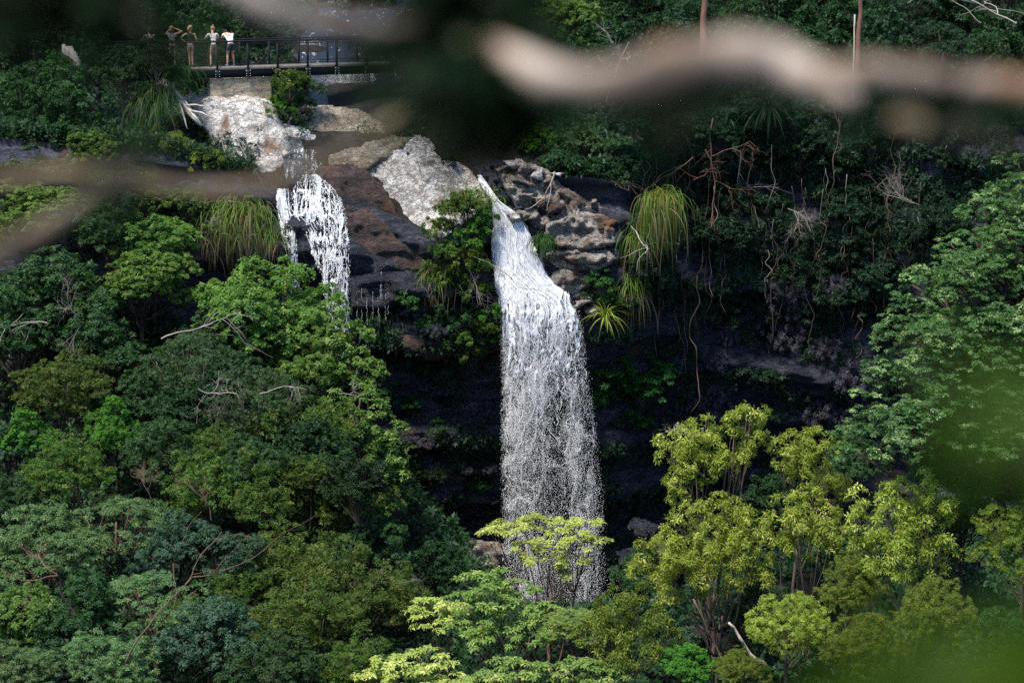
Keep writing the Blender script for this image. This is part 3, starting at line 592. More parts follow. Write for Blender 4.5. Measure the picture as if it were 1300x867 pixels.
# --- left-hand forest, upper slope to valley
LT = [
 (336, 404, 79, 80, 'round1', 'big bright green dome-crowned tree just below the smaller waterfall', 1.0),
 (398, 436, 79.5, 36, 'round2', 'bright green crown touching the foot of the smaller waterfall', 1.0),
 (300, 425, 78, 50, 'round2', 'green crown low on the near side of the big bright dome', .9),
 (398, 465, 77.5, 56, 'round1', 'bright green crown under the foot of the smaller waterfall', 1.0),
 (80, 372, 78, 82, 'dark2', 'broad mid-green tree on the upper slope, with bare grey twigs before it', .75),
 (185, 360, 79, 60, 'round2', 'green tree below the grassy bank, above the long pale dead branch', .8),
 (20, 420, 77, 60, 'dark1', 'very dark tree low on the upper slope at the picture edge', 1.0),
 (130, 440, 76, 62, 'dark2', 'deeply shaded tree beneath the broad mid-green tree', .9),
 (245, 470, 75, 60, 'grey1', 'wispy grey-green tree under the long pale dead branch', 1.0),
 (320, 520, 73, 66, 'grey1', 'grey-green tree crowned with pale dead twigs', .9),
 (75, 495, 73, 60, 'olive', 'olive tree on the slope, beside the vivid green one', .9),
 (148, 548, 72, 42, 'vivid', 'vividly green small dome among darker trees', 1.15),
 (20, 565, 71, 42, 'vivid', 'vivid green tree cut by the picture edge', 1.1),
 (85, 600, 68, 55, 'fine2', 'yellow-olive small-leaved tree under the vivid green dome', .9),
 (215, 580, 70, 52, 'dark1', 'dark green tree between the vivid dome and the reddish twigs', 1.0),
 (260, 620, 68, 56, 'fine1', 'sparse olive tree with reddish twigs showing through', 1.0),
 (385, 555, 73, 76, 'fine1', 'large olive small-leaved tree downhill of the bright green crowns', .9),
 (330, 625, 68, 60, 'fine2', 'olive-green feathery tree in the middle of the wooded slope', .9),
 (430, 640, 70, 62, 'fine1', 'olive feathery tree at the gorge edge below the bright hanging lobes', .95),
 (55, 700, 62, 70, 'whorl1', 'pale green large-leaved tree, the wide dome above red-brown limbs', .85),
 (150, 672, 63, 60, 'whorl2', 'pale green layered tree beside the wide large-leaved dome', .8),
 (215, 690, 62, 48, 'blue2', 'blue-green glossy tree draped in climbers', .9),
 (280, 712, 62, 48, 'blue1', 'blue-green climber-covered tree with a ragged rounded top', 1.1),
 (350, 715, 64, 66, 'fine2', 'olive feathery tree downhill of the climber-covered ones', .9),
 (450, 745, 63, 84, 'fine2', 'widest feathery olive tree, low beside the black gorge', .85),
 (380, 790, 58, 70, 'fine1', 'loose olive tree in front of the widest feathery one', .9),
 (200, 765, 57, 60, 'whorl2', 'green and gold tinged tree below the glossy climber trees', .8),
 (100, 775, 56, 58, 'dark2', 'dark green tree with a long curved pale stem across it', .9),
 (30, 790, 56, 52, 'round2', 'mid-green dome at the lower picture edge', .9),
 (25, 850, 52, 50, 'whorl1', 'pale-tipped large-leaved tree in the lower picture corner', .8),
 (140, 840, 52, 56, 'whorl1', 'mid-green large-leaved crown in the bottom row beside a curved stem', .8),
 (265, 815, 55, 58, 'blue1', 'blue-black shaded tree at the bottom of the slope', 1.0),
 (345, 855, 52, 56, 'dark1', 'dark green dome in the bottom row between olive trees', .9),
 (450, 850, 54, 52, 'fine1', 'olive small-leaved tree in the bottom row beside the lime tree', .9),
 (0, 640, 66, 44, 'dark1', 'dark tree half outside the frame above the pale large-leaved dome', 1.0),
 (180, 505, 73.5, 44, 'dark2', 'shaded tree between the vivid dome and the wispy grey-green tree', .9),
 (470, 690, 68, 44, 'dark1', 'dark green tree tucked behind the widest feathery olive tree', 1.0),
 # upper left, round the bridge and boulders
 (52, 140, 86, 62, 'dark1', 'dark round-topped tree on the hillside left of the boulders', 1.1),
 (60, 200, 84, 60, 'dark2', 'dark green spreading tree below the round-topped one', .7),
 (115, 195, 83.5, 34, 'round2', 'small fresh green tree at the foot of the dark round-topped one', .9),
 (45, 275, 81, 62, 'round2', 'mid-green tree behind the two blurred branches', .7),
 (140, 290, 81, 58, 'dark1', 'dark tree in the angle of the blurred forked branch', .8),
 (195, 310, 80.5, 52, 'round1', 'mid-green tree below the bare-branched bank', .8),
]
AR['olive'] = AR['fine1']
for a in LT: put(a[0], a[1], a[2], a[3]*1.12, a[4], a[5], sz=a[6])
g = np.random.default_rng(313)
for k in range(26):
    px = g.uniform(-10, 500); py = g.uniform(360, 840)
    if px > 250+py*.35: px -= 200
    Y = 79-(py-360)*.052+1.6
    put(px, py+12, Y, g.uniform(34, 56), ['dark1', 'dark2', 'blue2', 'fine1', 'back1'][k % 5], 'shaded understorey tree squeezed between the bigger crowns of the wooded slope', group='understorey trees of the wooded slope', sz=.9)
# hanging bright lobes of the large tree on the gorge edge
hero('tree', (470, 790, 74), (455, 520, 75), [(440, 430, 77, 30, .8), (418, 445, 77, 30, .8), (458, 470, 76.5, 28, .8), (440, 500, 76, 34, .8), (468, 510, 75.5, 26, .8), (478, 545, 75, 30, .8), (452, 560, 75, 34, .8),
     (492, 575, 75, 26, .8), (470, 600, 74.5, 32, .8), (498, 608, 74.5, 24, .8), (452, 640, 74.5, 30, .8), (482, 645, 74.5, 26, .8), (425, 600, 75.5, 34, .8), (500, 635, 74.4, 16, .8)],
     ST['round'], 'round', 'bark', 'tall bright green tree stepping down the edge of the black gorge', 'tree', .2, 101)

# --- umbrella and lime trees at bottom centre
hero('umbrella_tree', (722, 900, 60), (690, 770, 60), [(655, 672, 60, 34, .28), (632, 680, 59.8, 22, .28), (676, 663, 60.2, 24, .3), (700, 686, 59.5, 30, .28), (722, 668, 60.2, 26, .3), (748, 668, 60, 26, .32), (742, 690, 59.6, 22, .28), (690, 708, 59.3, 28, .28), (722, 712, 59.4, 22, .28), (756, 684, 60.2, 16, .3), (664, 696, 59.4, 20, .26), (706, 728, 59.3, 16, .3)],
     ST['lime'], 'lime', 'barkred', 'lime green umbrella tree with flat leaf pads, standing in front of the main fall', 'tree', .10, 102, sub=4)
hero('tree', (660, 930, 57), (640, 830, 57), [(605, 742, 57, 30, .42), (640, 735, 57.3, 26, .4), (590, 765, 56.8, 30, .4), (630, 762, 56.8, 30, .42), (665, 758, 57, 28, .42), (608, 788, 56.5, 34, .4), (650, 785, 56.5, 32, .42), (688, 778, 56.8, 26, .42), (625, 812, 56, 34, .4), (672, 808, 56.2, 32, .4), (700, 800, 56.6, 24, .4), (585, 800, 56.4, 22, .4)],
     ST['lime'], 'limedk', 'barkred', 'fuller green layered tree right below the umbrella tree', 'tree', .12, 103)
hero('tree', (590, 900, 58), (565, 805, 58), [(540, 770, 58, 26, .36), (560, 782, 57.8, 20, .36), (526, 780, 57.9, 18, .36), (548, 794, 57.6, 18, .36), (575, 772, 58.1, 18, .36)],
     ST['lime'], 'lime', 'barkred', 'slender leaning lime green sapling west of the fuller layered tree', 'tree', .07, 104)
hero('tree', (520, 990, 52), (520, 900, 52), [(500, 850, 52, 34, .4), (535, 838, 52.2, 28, .4), (475, 862, 52, 24, .4), (560, 852, 52, 28, .4), (520, 870, 51.7, 36, .4), (580, 868, 52, 26, .4)],
     ST['lime'], 'lime', 'barkred', 'pale lime crown rising from the bottom edge beneath the slender sapling', 'tree', .1, 105)
hero('tree', (680, 990, 51), (680, 900, 51), [(620, 862, 51, 30, .4), (655, 850, 51.2, 32, .4), (695, 855, 51, 32, .4), (735, 850, 51.2, 32, .4), (770, 862, 51, 28, .4), (715, 872, 50.8, 34, .4)],
     ST['lime'], 'limedk', 'barkred', 'wide green crown on the bottom edge in front of the fuller layered tree', 'tree', .1, 106)
# --- yellow gums
hero('gum_tree', (915, 900, 58), (898, 680, 58), [(872, 560, 58, 24, .85), (856, 585, 57.8, 22, .9), (888, 545, 58.2, 20, .9), (880, 592, 57.6, 24, .9), (898, 572, 57.8, 22, .9), (946, 540, 58, 24, .9), (930, 560, 57.8, 22, .9), (958, 560, 58.2, 18, .9), (926, 588, 57.8, 20, .9), (865, 615, 57.6, 24, .9), (850, 560, 58.1, 14, .9), (953, 522, 58.2, 14, .9)],
     ST['gum'], 'gum', 'barkgum', 'tallest yellow-green gum, its twin heads against the black cliff', 'tree', .11, 107, sub=2)
hero('gum_tree', (1020, 880, 58), (1015, 680, 58), [(1008, 570, 58, 24, .9), (1030, 562, 58.2, 20, .9), (1054, 572, 58, 20, .9), (1016, 592, 57.8, 22, .9), (1042, 592, 57.9, 18, .9), (995, 585, 58, 14, .9), (1064, 590, 58, 14, .9)],
     ST['gum'], 'gum', 'barkgum', 'small-headed yellow gum between the twin-headed gum and the tiered tree', 'tree', .09, 108, sub=4)
hero('gum_tree', (930, 960, 54), (915, 800, 54), [(885, 668, 54, 34, .85), (915, 660, 54.2, 30, .85), (940, 672, 54, 26, .9), (860, 690, 53.8, 30, .85), (895, 700, 53.5, 34, .85), (930, 702, 53.6, 30, .85), (835, 708, 54, 28, .85), (868, 728, 53.4, 32, .85), (905, 735, 53.4, 30, .85), (945, 730, 53.8, 26, .85), (958, 700, 54.2, 22, .9), (845, 745, 53.7, 22, .9), (818, 728, 54.2, 20, .9)],
     ST['gum'], 'gum', 'barkgum', 'broadest yellow gum with bare pale stems under its billowing crown', 'tree', .12, 109, sub=2)
hero('gum_tree', (1030, 950, 53), (1025, 790, 53), [(1005, 650, 53, 26, .9), (1035, 645, 53.2, 26, .9), (1020, 672, 52.8, 26, .9), (1050, 668, 53, 22, .9), (990, 672, 53, 20, .9), (1040, 692, 52.8, 20, .9), (1005, 692, 52.9, 18, .9)],
     ST['gum'], 'gum', 'barkgum', 'rounded yellow gum just below the small-headed one', 'tree', .1, 110, sub=2)
hero('gum_tree', (800, 960, 52), (790, 850, 52), [(785, 770, 52, 28, .85), (810, 762, 52.2, 22, .85), (768, 790, 52, 24, .85), (798, 795, 51.8, 28, .85), (825, 788, 52, 22, .85), (775, 818, 51.8, 26, .85), (808, 825, 51.6, 28, .85), (752, 806, 52.1, 18, .85), (840, 815, 52, 18, .85)],
     ST['gum'], 'gumdk', 'barkgum', 'bushy golden green gum between the lime trees and the broadest yellow gum', 'tree', .1, 111)
hero('gum_tree', (1150, 900, 48), (1145, 760, 48), [(1120, 640, 48, 30, .85), (1155, 625, 48.2, 32, .85), (1185, 640, 48, 28, .85), (1135, 668, 47.8, 32, .85), (1172, 668, 47.8, 30, .85), (1100, 665, 48, 24, .85), (1150, 700, 47.6, 34, .85), (1110, 700, 47.8, 28, .85), (1190, 700, 47.8, 28, .85)],
     ST['gum'], 'gum', 'barkgum', 'yellow gum softened by the out-of-focus leaves, below the tiered tree', 'tree', .12, 112)
GT = [(1230, 655, 49, 62, 'dark2', 'dark green tree under the tiered tree, its upper part sharp above the blurred leaves', .9),
 (1300, 700, 47, 66, 'gumdk', 'dull green gum under the tiered tree, cut by the picture edge', .9),
 (1090, 590, 54, 40, 'dark1', 'dark tree nestling against the lower skirt of the tiered tree', .9),
 (1190, 600, 51, 50, 'blue1', 'dark bluish tree beneath the lowest tiers of the conical tree', .8),
 (1000, 800, 49, 52, 'gum1', 'yellow gum low beside the broadest one, crown full and rounded', .9),
 (1075, 745, 50, 48, 'gumdk', 'green-gold gum between the rounded and the softened yellow gums', .9),
 (1110, 830, 46, 60, 'gumdk', 'green-gold gum low behind the blurred green leaves', .8),
 (1200, 790, 45, 60, 'gumdk', 'dull green gum half hidden by the blurred green leaves', .9),
 (1275, 830, 43, 60, 'dark1', 'dark tree in the lower corner behind the blurred green leaves', .9),
 (880, 842, 50, 42, 'vivid', 'dense vivid green bush at the feet of the pale gum stems', .7),
 (945, 850, 49, 36, 'gumdk', 'golden green bush on the bottom edge beside the vivid green one', .7),
 (960, 770, 55, 44, 'dark2', 'shaded dark tree behind the pale gum stems', 1.0),
 (845, 800, 57, 50, 'blue2', 'shaded blue-green tree behind the bushy golden gum', 1.0),
 (810, 730, 62, 36, 'dark2', 'dark leafy tree against the boulders, behind the broadest gum', 1.0),
 (730, 800, 56, 40, 'limedk', 'mid-green tree under the base of the umbrella tree', .9),
 (560, 720, 70, 40, 'wallt', 'black-green tree at the cliff foot in deep shade', .9),
 (500, 760, 66, 44, 'dark1', 'dark tree filling the gap between the olive tree and the sapling', .9),
 (1060, 620, 60, 34, 'gumdk', 'small green-gold gum at the foot of the tiered tree', .9),
 (980, 640, 62, 40, 'back1', 'deep shaded tree behind the yellow gums', 1.0)]
AR['wallt'] = AR['back1']
for a in GT: put(a[0], a[1], a[2], a[3]*1.1, a[4], a[5], sz=a[6])

# --- great tiered tree on the right
lobes = []; g = np.random.default_rng(78)
rows = [(205, 1296, 1380), (238, 1272, 1390), (268, 1258, 1400), (300, 1232, 1400), (330, 1200, 1410), (352, 1168, 1410), (382, 1152, 1410), (412, 1146, 1410), (442, 1136, 1410), (472, 1130, 1410), (502, 1122, 1410), (532, 1112, 1410), (560, 1100, 1400), (590, 1092, 1400)]
rows = [r_ for i_ in range(len(rows)-1) for r_ in (rows[i_], tuple((p_+q_)/2 for p_, q_ in zip(rows[i_], rows[i_+1])))]
for k, (py, a, b) in enumerate(rows):
    a -= 12
    n_ = max(4, int((b-a)/34)); cxp = (a+b)/2
    for q in range(n_):
        px = a+(b-a)*q/(n_-1)+g.uniform(-9, 9); r = g.uniform(20, 34); 
        u_ = (px-a)/(1430-a); Y = 51-4.6*math.sin(min(1, max(0, u_))*math.pi/2)*(.35+.65*min(1, (py-190)/240.))+g.uniform(-.35, .35)
        lobes.append((px+r*.30, py+g.uniform(-9, 9), Y, r, .42))
for k, (py, a, b) in enumerate(rows[1:]):
    for q in range(5): lobes.append((a+30+g.uniform(0, 240), py-15+g.uniform(-6, 6), 49.8-2.2*min(1, (py-190)/240.), g.uniform(26, 38), .42))
for k in range(14): lobes.append((g.uniform(1230, 1420), g.uniform(300, 580), 51.5, 50, .5))
hero('tree', (1330, 900, 51), (1325, 240, 51), lobes, ST['tier'], 'tier', 'bark', 'huge conical dark green tree of many layered tiers, filling the picture side', 'tree', .3, 113, sub=0)

# --- dark forest behind the falls
g = np.random.default_rng(9); BL = 'dark rainforest tree in the dense shaded wood above and behind the cliff'; BG = 'shaded rainforest trees above the falls'
k = 0
for Yr, pys, step, r in ((93, 205, 62, 44), (95.5, 150, 64, 50), (99, 110, 66, 54), (103, 75, 70, 60), (108, 40, 72, 64), (114, 5, 76, 68), (122, -30, 84, 74)):
    x = (690 if Yr < 99 else -40)+g.uniform(0, 40)
    while x < 1340:
        skip = (Yr < 104 and 130 < x < 500) or (Yr < 112 and 300 < x < 430)
        if not skip:
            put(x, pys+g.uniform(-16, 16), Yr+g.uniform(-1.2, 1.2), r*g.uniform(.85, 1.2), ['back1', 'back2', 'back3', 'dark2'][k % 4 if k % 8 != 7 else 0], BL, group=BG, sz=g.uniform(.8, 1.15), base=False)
        k += 1; x += step*g.uniform(.8, 1.2)
for (px, py, Y, r, kd, lab) in [(152, 88, 86.0, 36, 'dark2', 'dark tree covering the near end of the footbridge'), (205, 40, 94, 44, 'back1', 'dark tree behind the person raising both hands'), (262, 38, 95, 44, 'back2', 'dark tree directly behind the people on the footbridge'), (322, 40, 96, 40, 'back1', 'dark tree behind the railing, past the person in the white t-shirt'), (290, 66, 93, 24, 'back3', 'low shaded tree under the railing line behind the people'), (240, 70, 92.5, 24, 'back1', 'low shaded tree behind the person in black'), (345, 20, 101, 44, 'back2', 'dark tree at the head of the creek clearing'), (400, 10, 106, 60, 'back1', 'dark tree upstream of the footbridge'), (460, 10, 104, 60, 'back2', 'dark tree leaning over the creek upstream'), (540, 165, 91, 36, 'back1', 'dark tree behind the top of the white slab'), (610, 185, 89, 36, 'back2', 'dark tree above the head of the main fall'), (685, 182, 87.5, 30, 'vivid', 'vivid green small tree close to the head of the main fall'),
     (575, 120, 95, 44, 'back2', 'dark tree uphill of the white slab'), (515, 110, 95, 36, 'back1', 'dark tree at the far end of the footbridge'), (545, 40, 102, 46, 'dark1', 'dark green tree above the far end of the footbridge'), (720, 40, 106, 54, 'round2', 'lighter green tree high in the shaded wood, above the blurred pale branch'),
     (120, 60, 92, 60, 'back1', 'shaded tree above the dark round-topped tree'), (35, 50, 93, 60, 'back2', 'shaded tree in the top corner of the hillside'), (170, 110, 90.5, 40, 'back3', 'shaded wispy tree at the near end of the footbridge'), (200, 74, 86.3, 36, 'grey1', 'feathery grey-green tree screening two of the people on the bridge'),
     (480, 62, 96, 34, 'back3', 'shaded tree over the far railing of the footbridge'), (300, 10, 104, 60, 'back1', 'dark tree crown above the people on the footbridge'), (225, 5, 100, 50, 'back2', 'dark tree rising behind the near end of the footbridge')]:
    put(px, py, Y, r, kd, lab, base=False)
# tall stems in the wood
for px, y0, y1, Y, r, lab in [(893, -40, 60, 96, .17, 'tree with a straight orange-barked trunk crossing the top edge'), (1090, -40, 95, 96, .13, 'tree with a rusty trunk behind the thin part of the blurred branch'), (1082, 20, 190, 90.5, .05, 'thin pale sapling stem on the shaded hillside above the cliff')]:
    b = P(px-4, y1+60, Y); t = thing('bare_tree', b, lab, 'tree'); mb = MB(); tube(mb, wig([P(px-4+8*q/14, y1+60+(y0-y1-60)*q/14., Y)-b for q in range(15)], .06, .5, px), r*np.linspace(1.1, .8, 15), 8, wob=.2); mb.obj('trunk', M['barkred2'] if r > .1 else M['barkpale'], t)

# --- shrubs and small plants on the rocks
for a in [
 (590, 268, 83.6, 34, 'olive', 'olive shrub growing over the rim of the white slab'), (560, 300, 83.2, 32, 'olive', 'olive shrub hanging below the lichened slab'), (600, 305, 83.2, 34, 'vivid', 'fresh green shrub beside the narrow top of the main fall'),
 (590, 338, 83.0, 34, 'olive', 'olive shrub lowest of those over the slab, with bare twigs'), (612, 425, 83.2, 30, 'olive', 'yellow-tinged shrub against the edge of the main fall'), (585, 410, 83.4, 34, 'dark', 'dark green shrub halfway down beside the main fall'), (600, 455, 83.4, 26, 'olive', 'small olive shrub low beside the main fall'),
 (562, 330, 82.9, 30, 'olive', 'broad olive shrub under the lower edge of the white slab'), (603, 348, 82.9, 28, 'olive', 'olive shrub pressed against the upper main fall'), (572, 276, 83.3, 30, 'olive', 'pale olive shrub lying on the lower half of the white slab'), (610, 276, 83.5, 22, 'vivid', 'fresh green shrub at the very corner where the main fall begins'),
 (572, 362, 83.0, 28, 'olive', 'olive shrub below the twiggy one beside the main fall'), (606, 378, 83.0, 28, 'olive', 'yellow-green shrub whose leaves brush the main fall'), (556, 392, 83.2, 22, 'dark', 'dark shrub in the middle of the green strip between the falls'), (625, 402, 83.0, 20, 'vivid', 'bright small shrub touching the main fall halfway down'), (592, 438, 83.2, 28, 'olive', 'olive shrub under the dark green one halfway down'), (566, 450, 83.4, 22, 'dark', 'dark shrub at the lower end of the green strip between the falls'), (545, 345, 83.0, 18, 'olive', 'small olive shrub under the tip of the white slab'),
 (520, 385, 83.0, 24, 'fern', 'small green plant on the blue-black ledge'), (548, 405, 83.3, 20, 'dark', 'small dark plant under the blue-black ledge'), (640, 350, 83.6, 10, 'dark', 'tiny plant at the water edge'),
 (370, 114, 88.2, 34, 'olive', 'yellow-green bush beside the bridge abutment'), (392, 118, 88.4, 26, 'dark', 'dark green bush past the yellow-green one, below the footbridge'), (352, 140, 88.0, 24, 'vivid', 'fresh green shrub in the cleft behind the big bleached boulder'), (385, 135, 88.6, 20, 'dark', 'dark shrub at the edge of the creek-bed slab'), (250, 112, 88.9, 15, 'dark', 'small leafy plant under the near end of the footbridge'),
 (215, 185, 85.0, 36, 'gum', 'yellow-flecked shrub below the bleached log'), (255, 205, 84.8, 34, 'gum', 'yellow-flecked shrub against the big bleached boulder'), (190, 195, 85, 30, 'olive', 'olive shrub at the outer end of the yellow-flecked pair'), (300, 285, 83, 30, 'grey', 'grey-green scrub below the big bleached boulder'), (235, 265, 83, 36, 'olive', 'olive scrub on the bank under the blurred branch'),
 (762, 362, 83.4, 26, 'fern', 'leafy green shrub rooted on the outcrop'), (775, 385, 83.4, 22, 'fern', 'leafy green shrub just above the strap-leaf plant'), (745, 375, 83.6, 14, 'dark', 'small dark shrub between the main fall and the leafy shrubs'),
 (690, 180, 86.8, 26, 'vivid', 'vivid green shrub over the dark rock east of the fall head'), (735, 195, 85.8, 40, 'grey', 'grey-green shrub uphill of the white-topped outcrop'), (780, 225, 85.2, 36, 'grey', 'grey-green shrub behind the white-topped outcrop'), (575, 205, 86.2, 14, 'dark', 'tuft of dark leaves on the crest of the white slab'), (725, 230, 85.2, 20, 'dark', 'dark shrub over the brown block')]:
    put_shrub(*a[:5], a[5])
g = np.random.default_rng(717)
for k in range(16):
    px = g.uniform(-5, 335); py = g.uniform(215, 300); put_shrub(px, py, 83.0, g.uniform(24, 42), ['dark', 'olive', 'wall1', 'gum'][k % 4], 'low green scrub covering the bank under the blurred crossing branch', group='scrub on the bank under the blurred branch', sz=.8)
for a in [(790, 480, 85.0, 40), (770, 510, 85.6, 36), (815, 500, 85.2, 34), (800, 540, 86, 36), (765, 560, 86, 28), (840, 480, 85.4, 28)]:
    put_shrub(*a, 'fern', 'deep green ferny plant clinging to the black cliff beside the main fall', group='ferny plants on the cliff by the main fall', sz=.9)
g = np.random.default_rng(31)
def on_cliff(px, py, out=.2):
    Y = 85.0
    for _ in range(6):
        p = P(px, py, Y); Y = float(cliff_y(np.array([p[0]]), np.array([p[2]]))[0])
    return Y-out
k = 0
for i in range(150):
    px = g.uniform(790, 1250); py = 150+330*g.uniform(0, 1)**1.15
    if 800 < px < 880 and 235 < py < 350 and i % 3: continue
    dens = 1-ss(330, 500, py)*.75
    if g.uniform() > dens: continue
    put_shrub(px, py, on_cliff(px, py), g.uniform(18, 40)*(1-.3*ss(350, 480, py)), ['wall1', 'wall2', 'wall3', 'wall1', 'wall2', 'wall3'][k % 6 if k % 12 < 10 else 0], 'dark shrub on the shaded vegetated cliff between the outcrop and the tiered tree', group='shrubs on the shaded cliff', sz=g.uniform(.7, 1.2)); k += 1
for i in range(56):
    px = g.uniform(455, 640); py = g.uniform(395, 640); put_shrub(px, py, on_cliff(px, py), g.uniform(9, 24), ['dark', 'moss', 'fern', 'moss', 'wall2'][i % 5], 'small dark plant on the black cliff between the two falls', group='small plants between the two falls', sz=.8, name='cliff_plant', cat='cliff plant')
for i in range(15):
    px = g.uniform(880, 1080); py = g.uniform(370, 560); put_shrub(px, py, on_cliff(px, py), g.uniform(16, 34), 'moss', 'purplish grey clump of hanging moss on the dark cliff right of the falls', cat='moss clump', group='hanging moss clumps', sz=1.5, name='moss_clump')
for i in range(30):
    px = g.uniform(780, 1080); py = g.uniform(470, 720); put_shrub(px, py, on_cliff(px, py), g.uniform(14, 26), ['wall1', 'wall3'][i % 2], 'black-green plant in the deep shade of the lower cliff', group='plants on the lower cliff', cat='cliff plant', name='cliff_plant')

# --- leaf litter of the wall: one uncountable mass
g = np.random.default_rng(41); mb = MB(); n_ = 26000
px = g.uniform(430, 1290, n_); py = g.uniform(150, 745, n_); X_ = (px-650)/30.2; Yg = 85.5+0*px
for _ in range(5):
    D = FW+np.stack([(px-650)/FPX, 0*px, 0*px], -1)+UP*((433.5-py)/FPX)[:, None]; Pp = CAM+D*(Yg/D[:, 1])[:, None]; Yg = cliff_y(Pp[:, 0], np.minimum(Pp[:, 2], lipz(Pp[:, 0])))
cov = fbm(np.stack([px/38, py/30, px*0], -1), 3, 81)+.42*ss(760, 830, px)*(1-ss(340, 480, py))-.18+.1*ss(640, 720, py)
ok = (cov > -.02) & (Pp[:, 2] < lipz(Pp[:, 0])-.1) & ~((px > 340) & (px < 800) & (py < 415)); Pp = Pp[ok]; Pp[:, 1] -= g.uniform(.02, .35, len(Pp))
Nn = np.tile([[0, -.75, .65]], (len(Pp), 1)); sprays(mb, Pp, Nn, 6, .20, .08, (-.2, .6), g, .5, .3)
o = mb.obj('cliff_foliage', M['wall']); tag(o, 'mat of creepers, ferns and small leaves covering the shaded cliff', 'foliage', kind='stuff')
mb = MB(); n_ = 26000; x = g.uniform(-26, 30, n_); y = ytop(x)+g.uniform(0, 1, n_)**1.6*26; z = terrain_up(x, y)
ok = ~((np.abs(x-np.interp(y, [85, 87, 89, 93, 98, 109], [-8.6, -8.2, -7.2, -7.0, -6.4, -5])) < np.interp(y, [85, 88, 92, 96, 109], [1.0, 1.2, 2.4, 4.0, 4.4]))) & ~((x > -11) & (x < 1.2) & (y < 87.6+.5*np.sin(x*3)))
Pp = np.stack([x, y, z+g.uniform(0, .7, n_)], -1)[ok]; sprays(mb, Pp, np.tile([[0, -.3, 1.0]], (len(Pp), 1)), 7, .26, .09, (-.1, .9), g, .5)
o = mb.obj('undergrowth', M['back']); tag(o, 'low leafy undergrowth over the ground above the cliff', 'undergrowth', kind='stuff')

# --- tussocks, strap plants
def blades(mb, c, n, L, w, up, drop, g, az=(0, 6.283), spread=.3, seg=7):
    c = np.asarray(c, float); ph = g.uniform(az[0], az[1], n); l = L*g.uniform(.6, 1.1, n); el = g.uniform(up[0], up[1], n)
    d = np.stack([np.cos(ph)*np.cos(el), np.sin(ph)*np.cos(el), np.sin(el)], -1); s = np.stack([-np.sin(ph), np.cos(ph), 0*ph], -1); s = nrm(s+g.normal(0, .4, s.shape))
    p = c+g.normal(0, spread, (n, 3))*np.array([1, .5, .5]); V = []; v = d.copy()
    for k in range(seg+1):
        ww = w*(1-(k/seg)**1.6)*(.55+.45*min(1, k/1.5)); V.append(np.stack([p-s*ww/2, p+s*ww/2], 1))
        p = p+v*(l/seg)[:, None]; v = nrm(v+np.array([0, 0, -drop])*g.uniform(.7, 1.3, (n, 1))); 
    V = np.stack(V, 1).reshape(-1, 3); i = np.arange(n)[:, None]*(2*seg+2)+np.arange(seg)[None]*2
    mb.add(V, np.stack([i, i+1, i+3, i+2], -1).reshape(-1, 4))
def tussock(px, py, Y, L, n, mat, label, w=.035, up=(.2, 1.2), drop=.5, seed=0, az=(3.3, 6.1), spread=.25, name='grass_tussock', cat='tussock', dry=0):
    g = np.random.default_rng(seed+500); b = P(px, py, Y); t = thing(name, b, label, cat); mb = MB(); blades(mb, (0, 0, 0), n, L, w, up, drop, g, az, spread); mb.obj('blades', M[mat], t)
    if dry: mb = MB(); blades(mb, (0, -.05, -.3), dry, L*1.25, w*.8, (-.6, .5), .6, g, az, spread*1.3); mb.obj('dead_blades', M['straw'], t)
tussock(838, 250, 84.0, 2.5, 430, 'grass', 'great weeping tussock, bright green, hanging from the shaded cliff', seed=1, dry=30, spread=.30, drop=1.0, up=(-.7, 1.0), az=(3.6, 5.8))
tussock(812, 300, 84.2, 2.0, 130, 'grass', 'smaller weeping tussock tucked against the great bright one', seed=2, dry=50)
tussock(690, 304, 83.6, 1.3, 150, 'fern', 'green tussock at the edge of the main fall, under the outcrop', seed=3, drop=.8, spread=.15)
tussock(800, 360, 84.2, 1.7, 110, 'grass', 'dull tussock hanging above the strap-leaf plant', seed=4, dry=60)
tussock(768, 402, 82.9, 1.35, 60, 'strap', 'yellow-striped strap-leaf plant with arching blades beside the main fall', w=.085, up=(-.4, 1.3), drop=.28, seed=5, az=(0, 6.28), spread=.06, name='strap_plant', cat='plant')
tussock(600, 250, 84.0, 1.0, 260, 'grass', 'sunlit grass tuft on the rim of the white slab', seed=6, spread=.5, drop=.4)
tussock(205, 118, 86.6, 1.9, 260, 'grassdk', 'dark weeping tussock behind the bleached log', seed=7, spread=.3)
tussock(225, 92, 87.6, 1.5, 220, 'fern', 'glossy green tussock below the near end of the footbridge', seed=8, spread=.3)
tussock(195, 135, 86.2, 2.0, 200, 'grassdk', 'dark tussock hanging under the bleached log', seed=9, spread=.3)
tussock(306, 268, 82.8, 1.8, 380, 'grass', 'long drooping bank grass west of the smaller fall', seed=10, dry=120, spread=.5, up=(-.8, .9))
tussock(290, 285, 82.6, 1.4, 180, 'grass', 'drooping bank grass lower down, brown at its foot', seed=11, dry=120, spread=.5, up=(-.8, .8))
tussock(330, 300, 83.0, 1.5, 160, 'grass', 'short drooping grass right against the smaller fall', seed=12, dry=70, spread=.4)
tussock(470, 400, 84.0, 1.6, 160, 'grassdk', 'dark dripping grass under the blue-black ledge', seed=13, dry=20, spread=.3)
tussock(497, 402, 84.0, 1.3, 120, 'grassdk', 'dark dripping grass beside the rust-stained ledge', seed=14, spread=.3)
tussock(975, 138, 87.0, 2.0, 90, 'wall', 'dark grass-tree with a drooping skirt of leaves on the upper cliff', w=.08, up=(-.3, 1.2), drop=.3, seed=15, az=(0, 6.28), spread=.08, name='grass_tree', cat='grass tree')
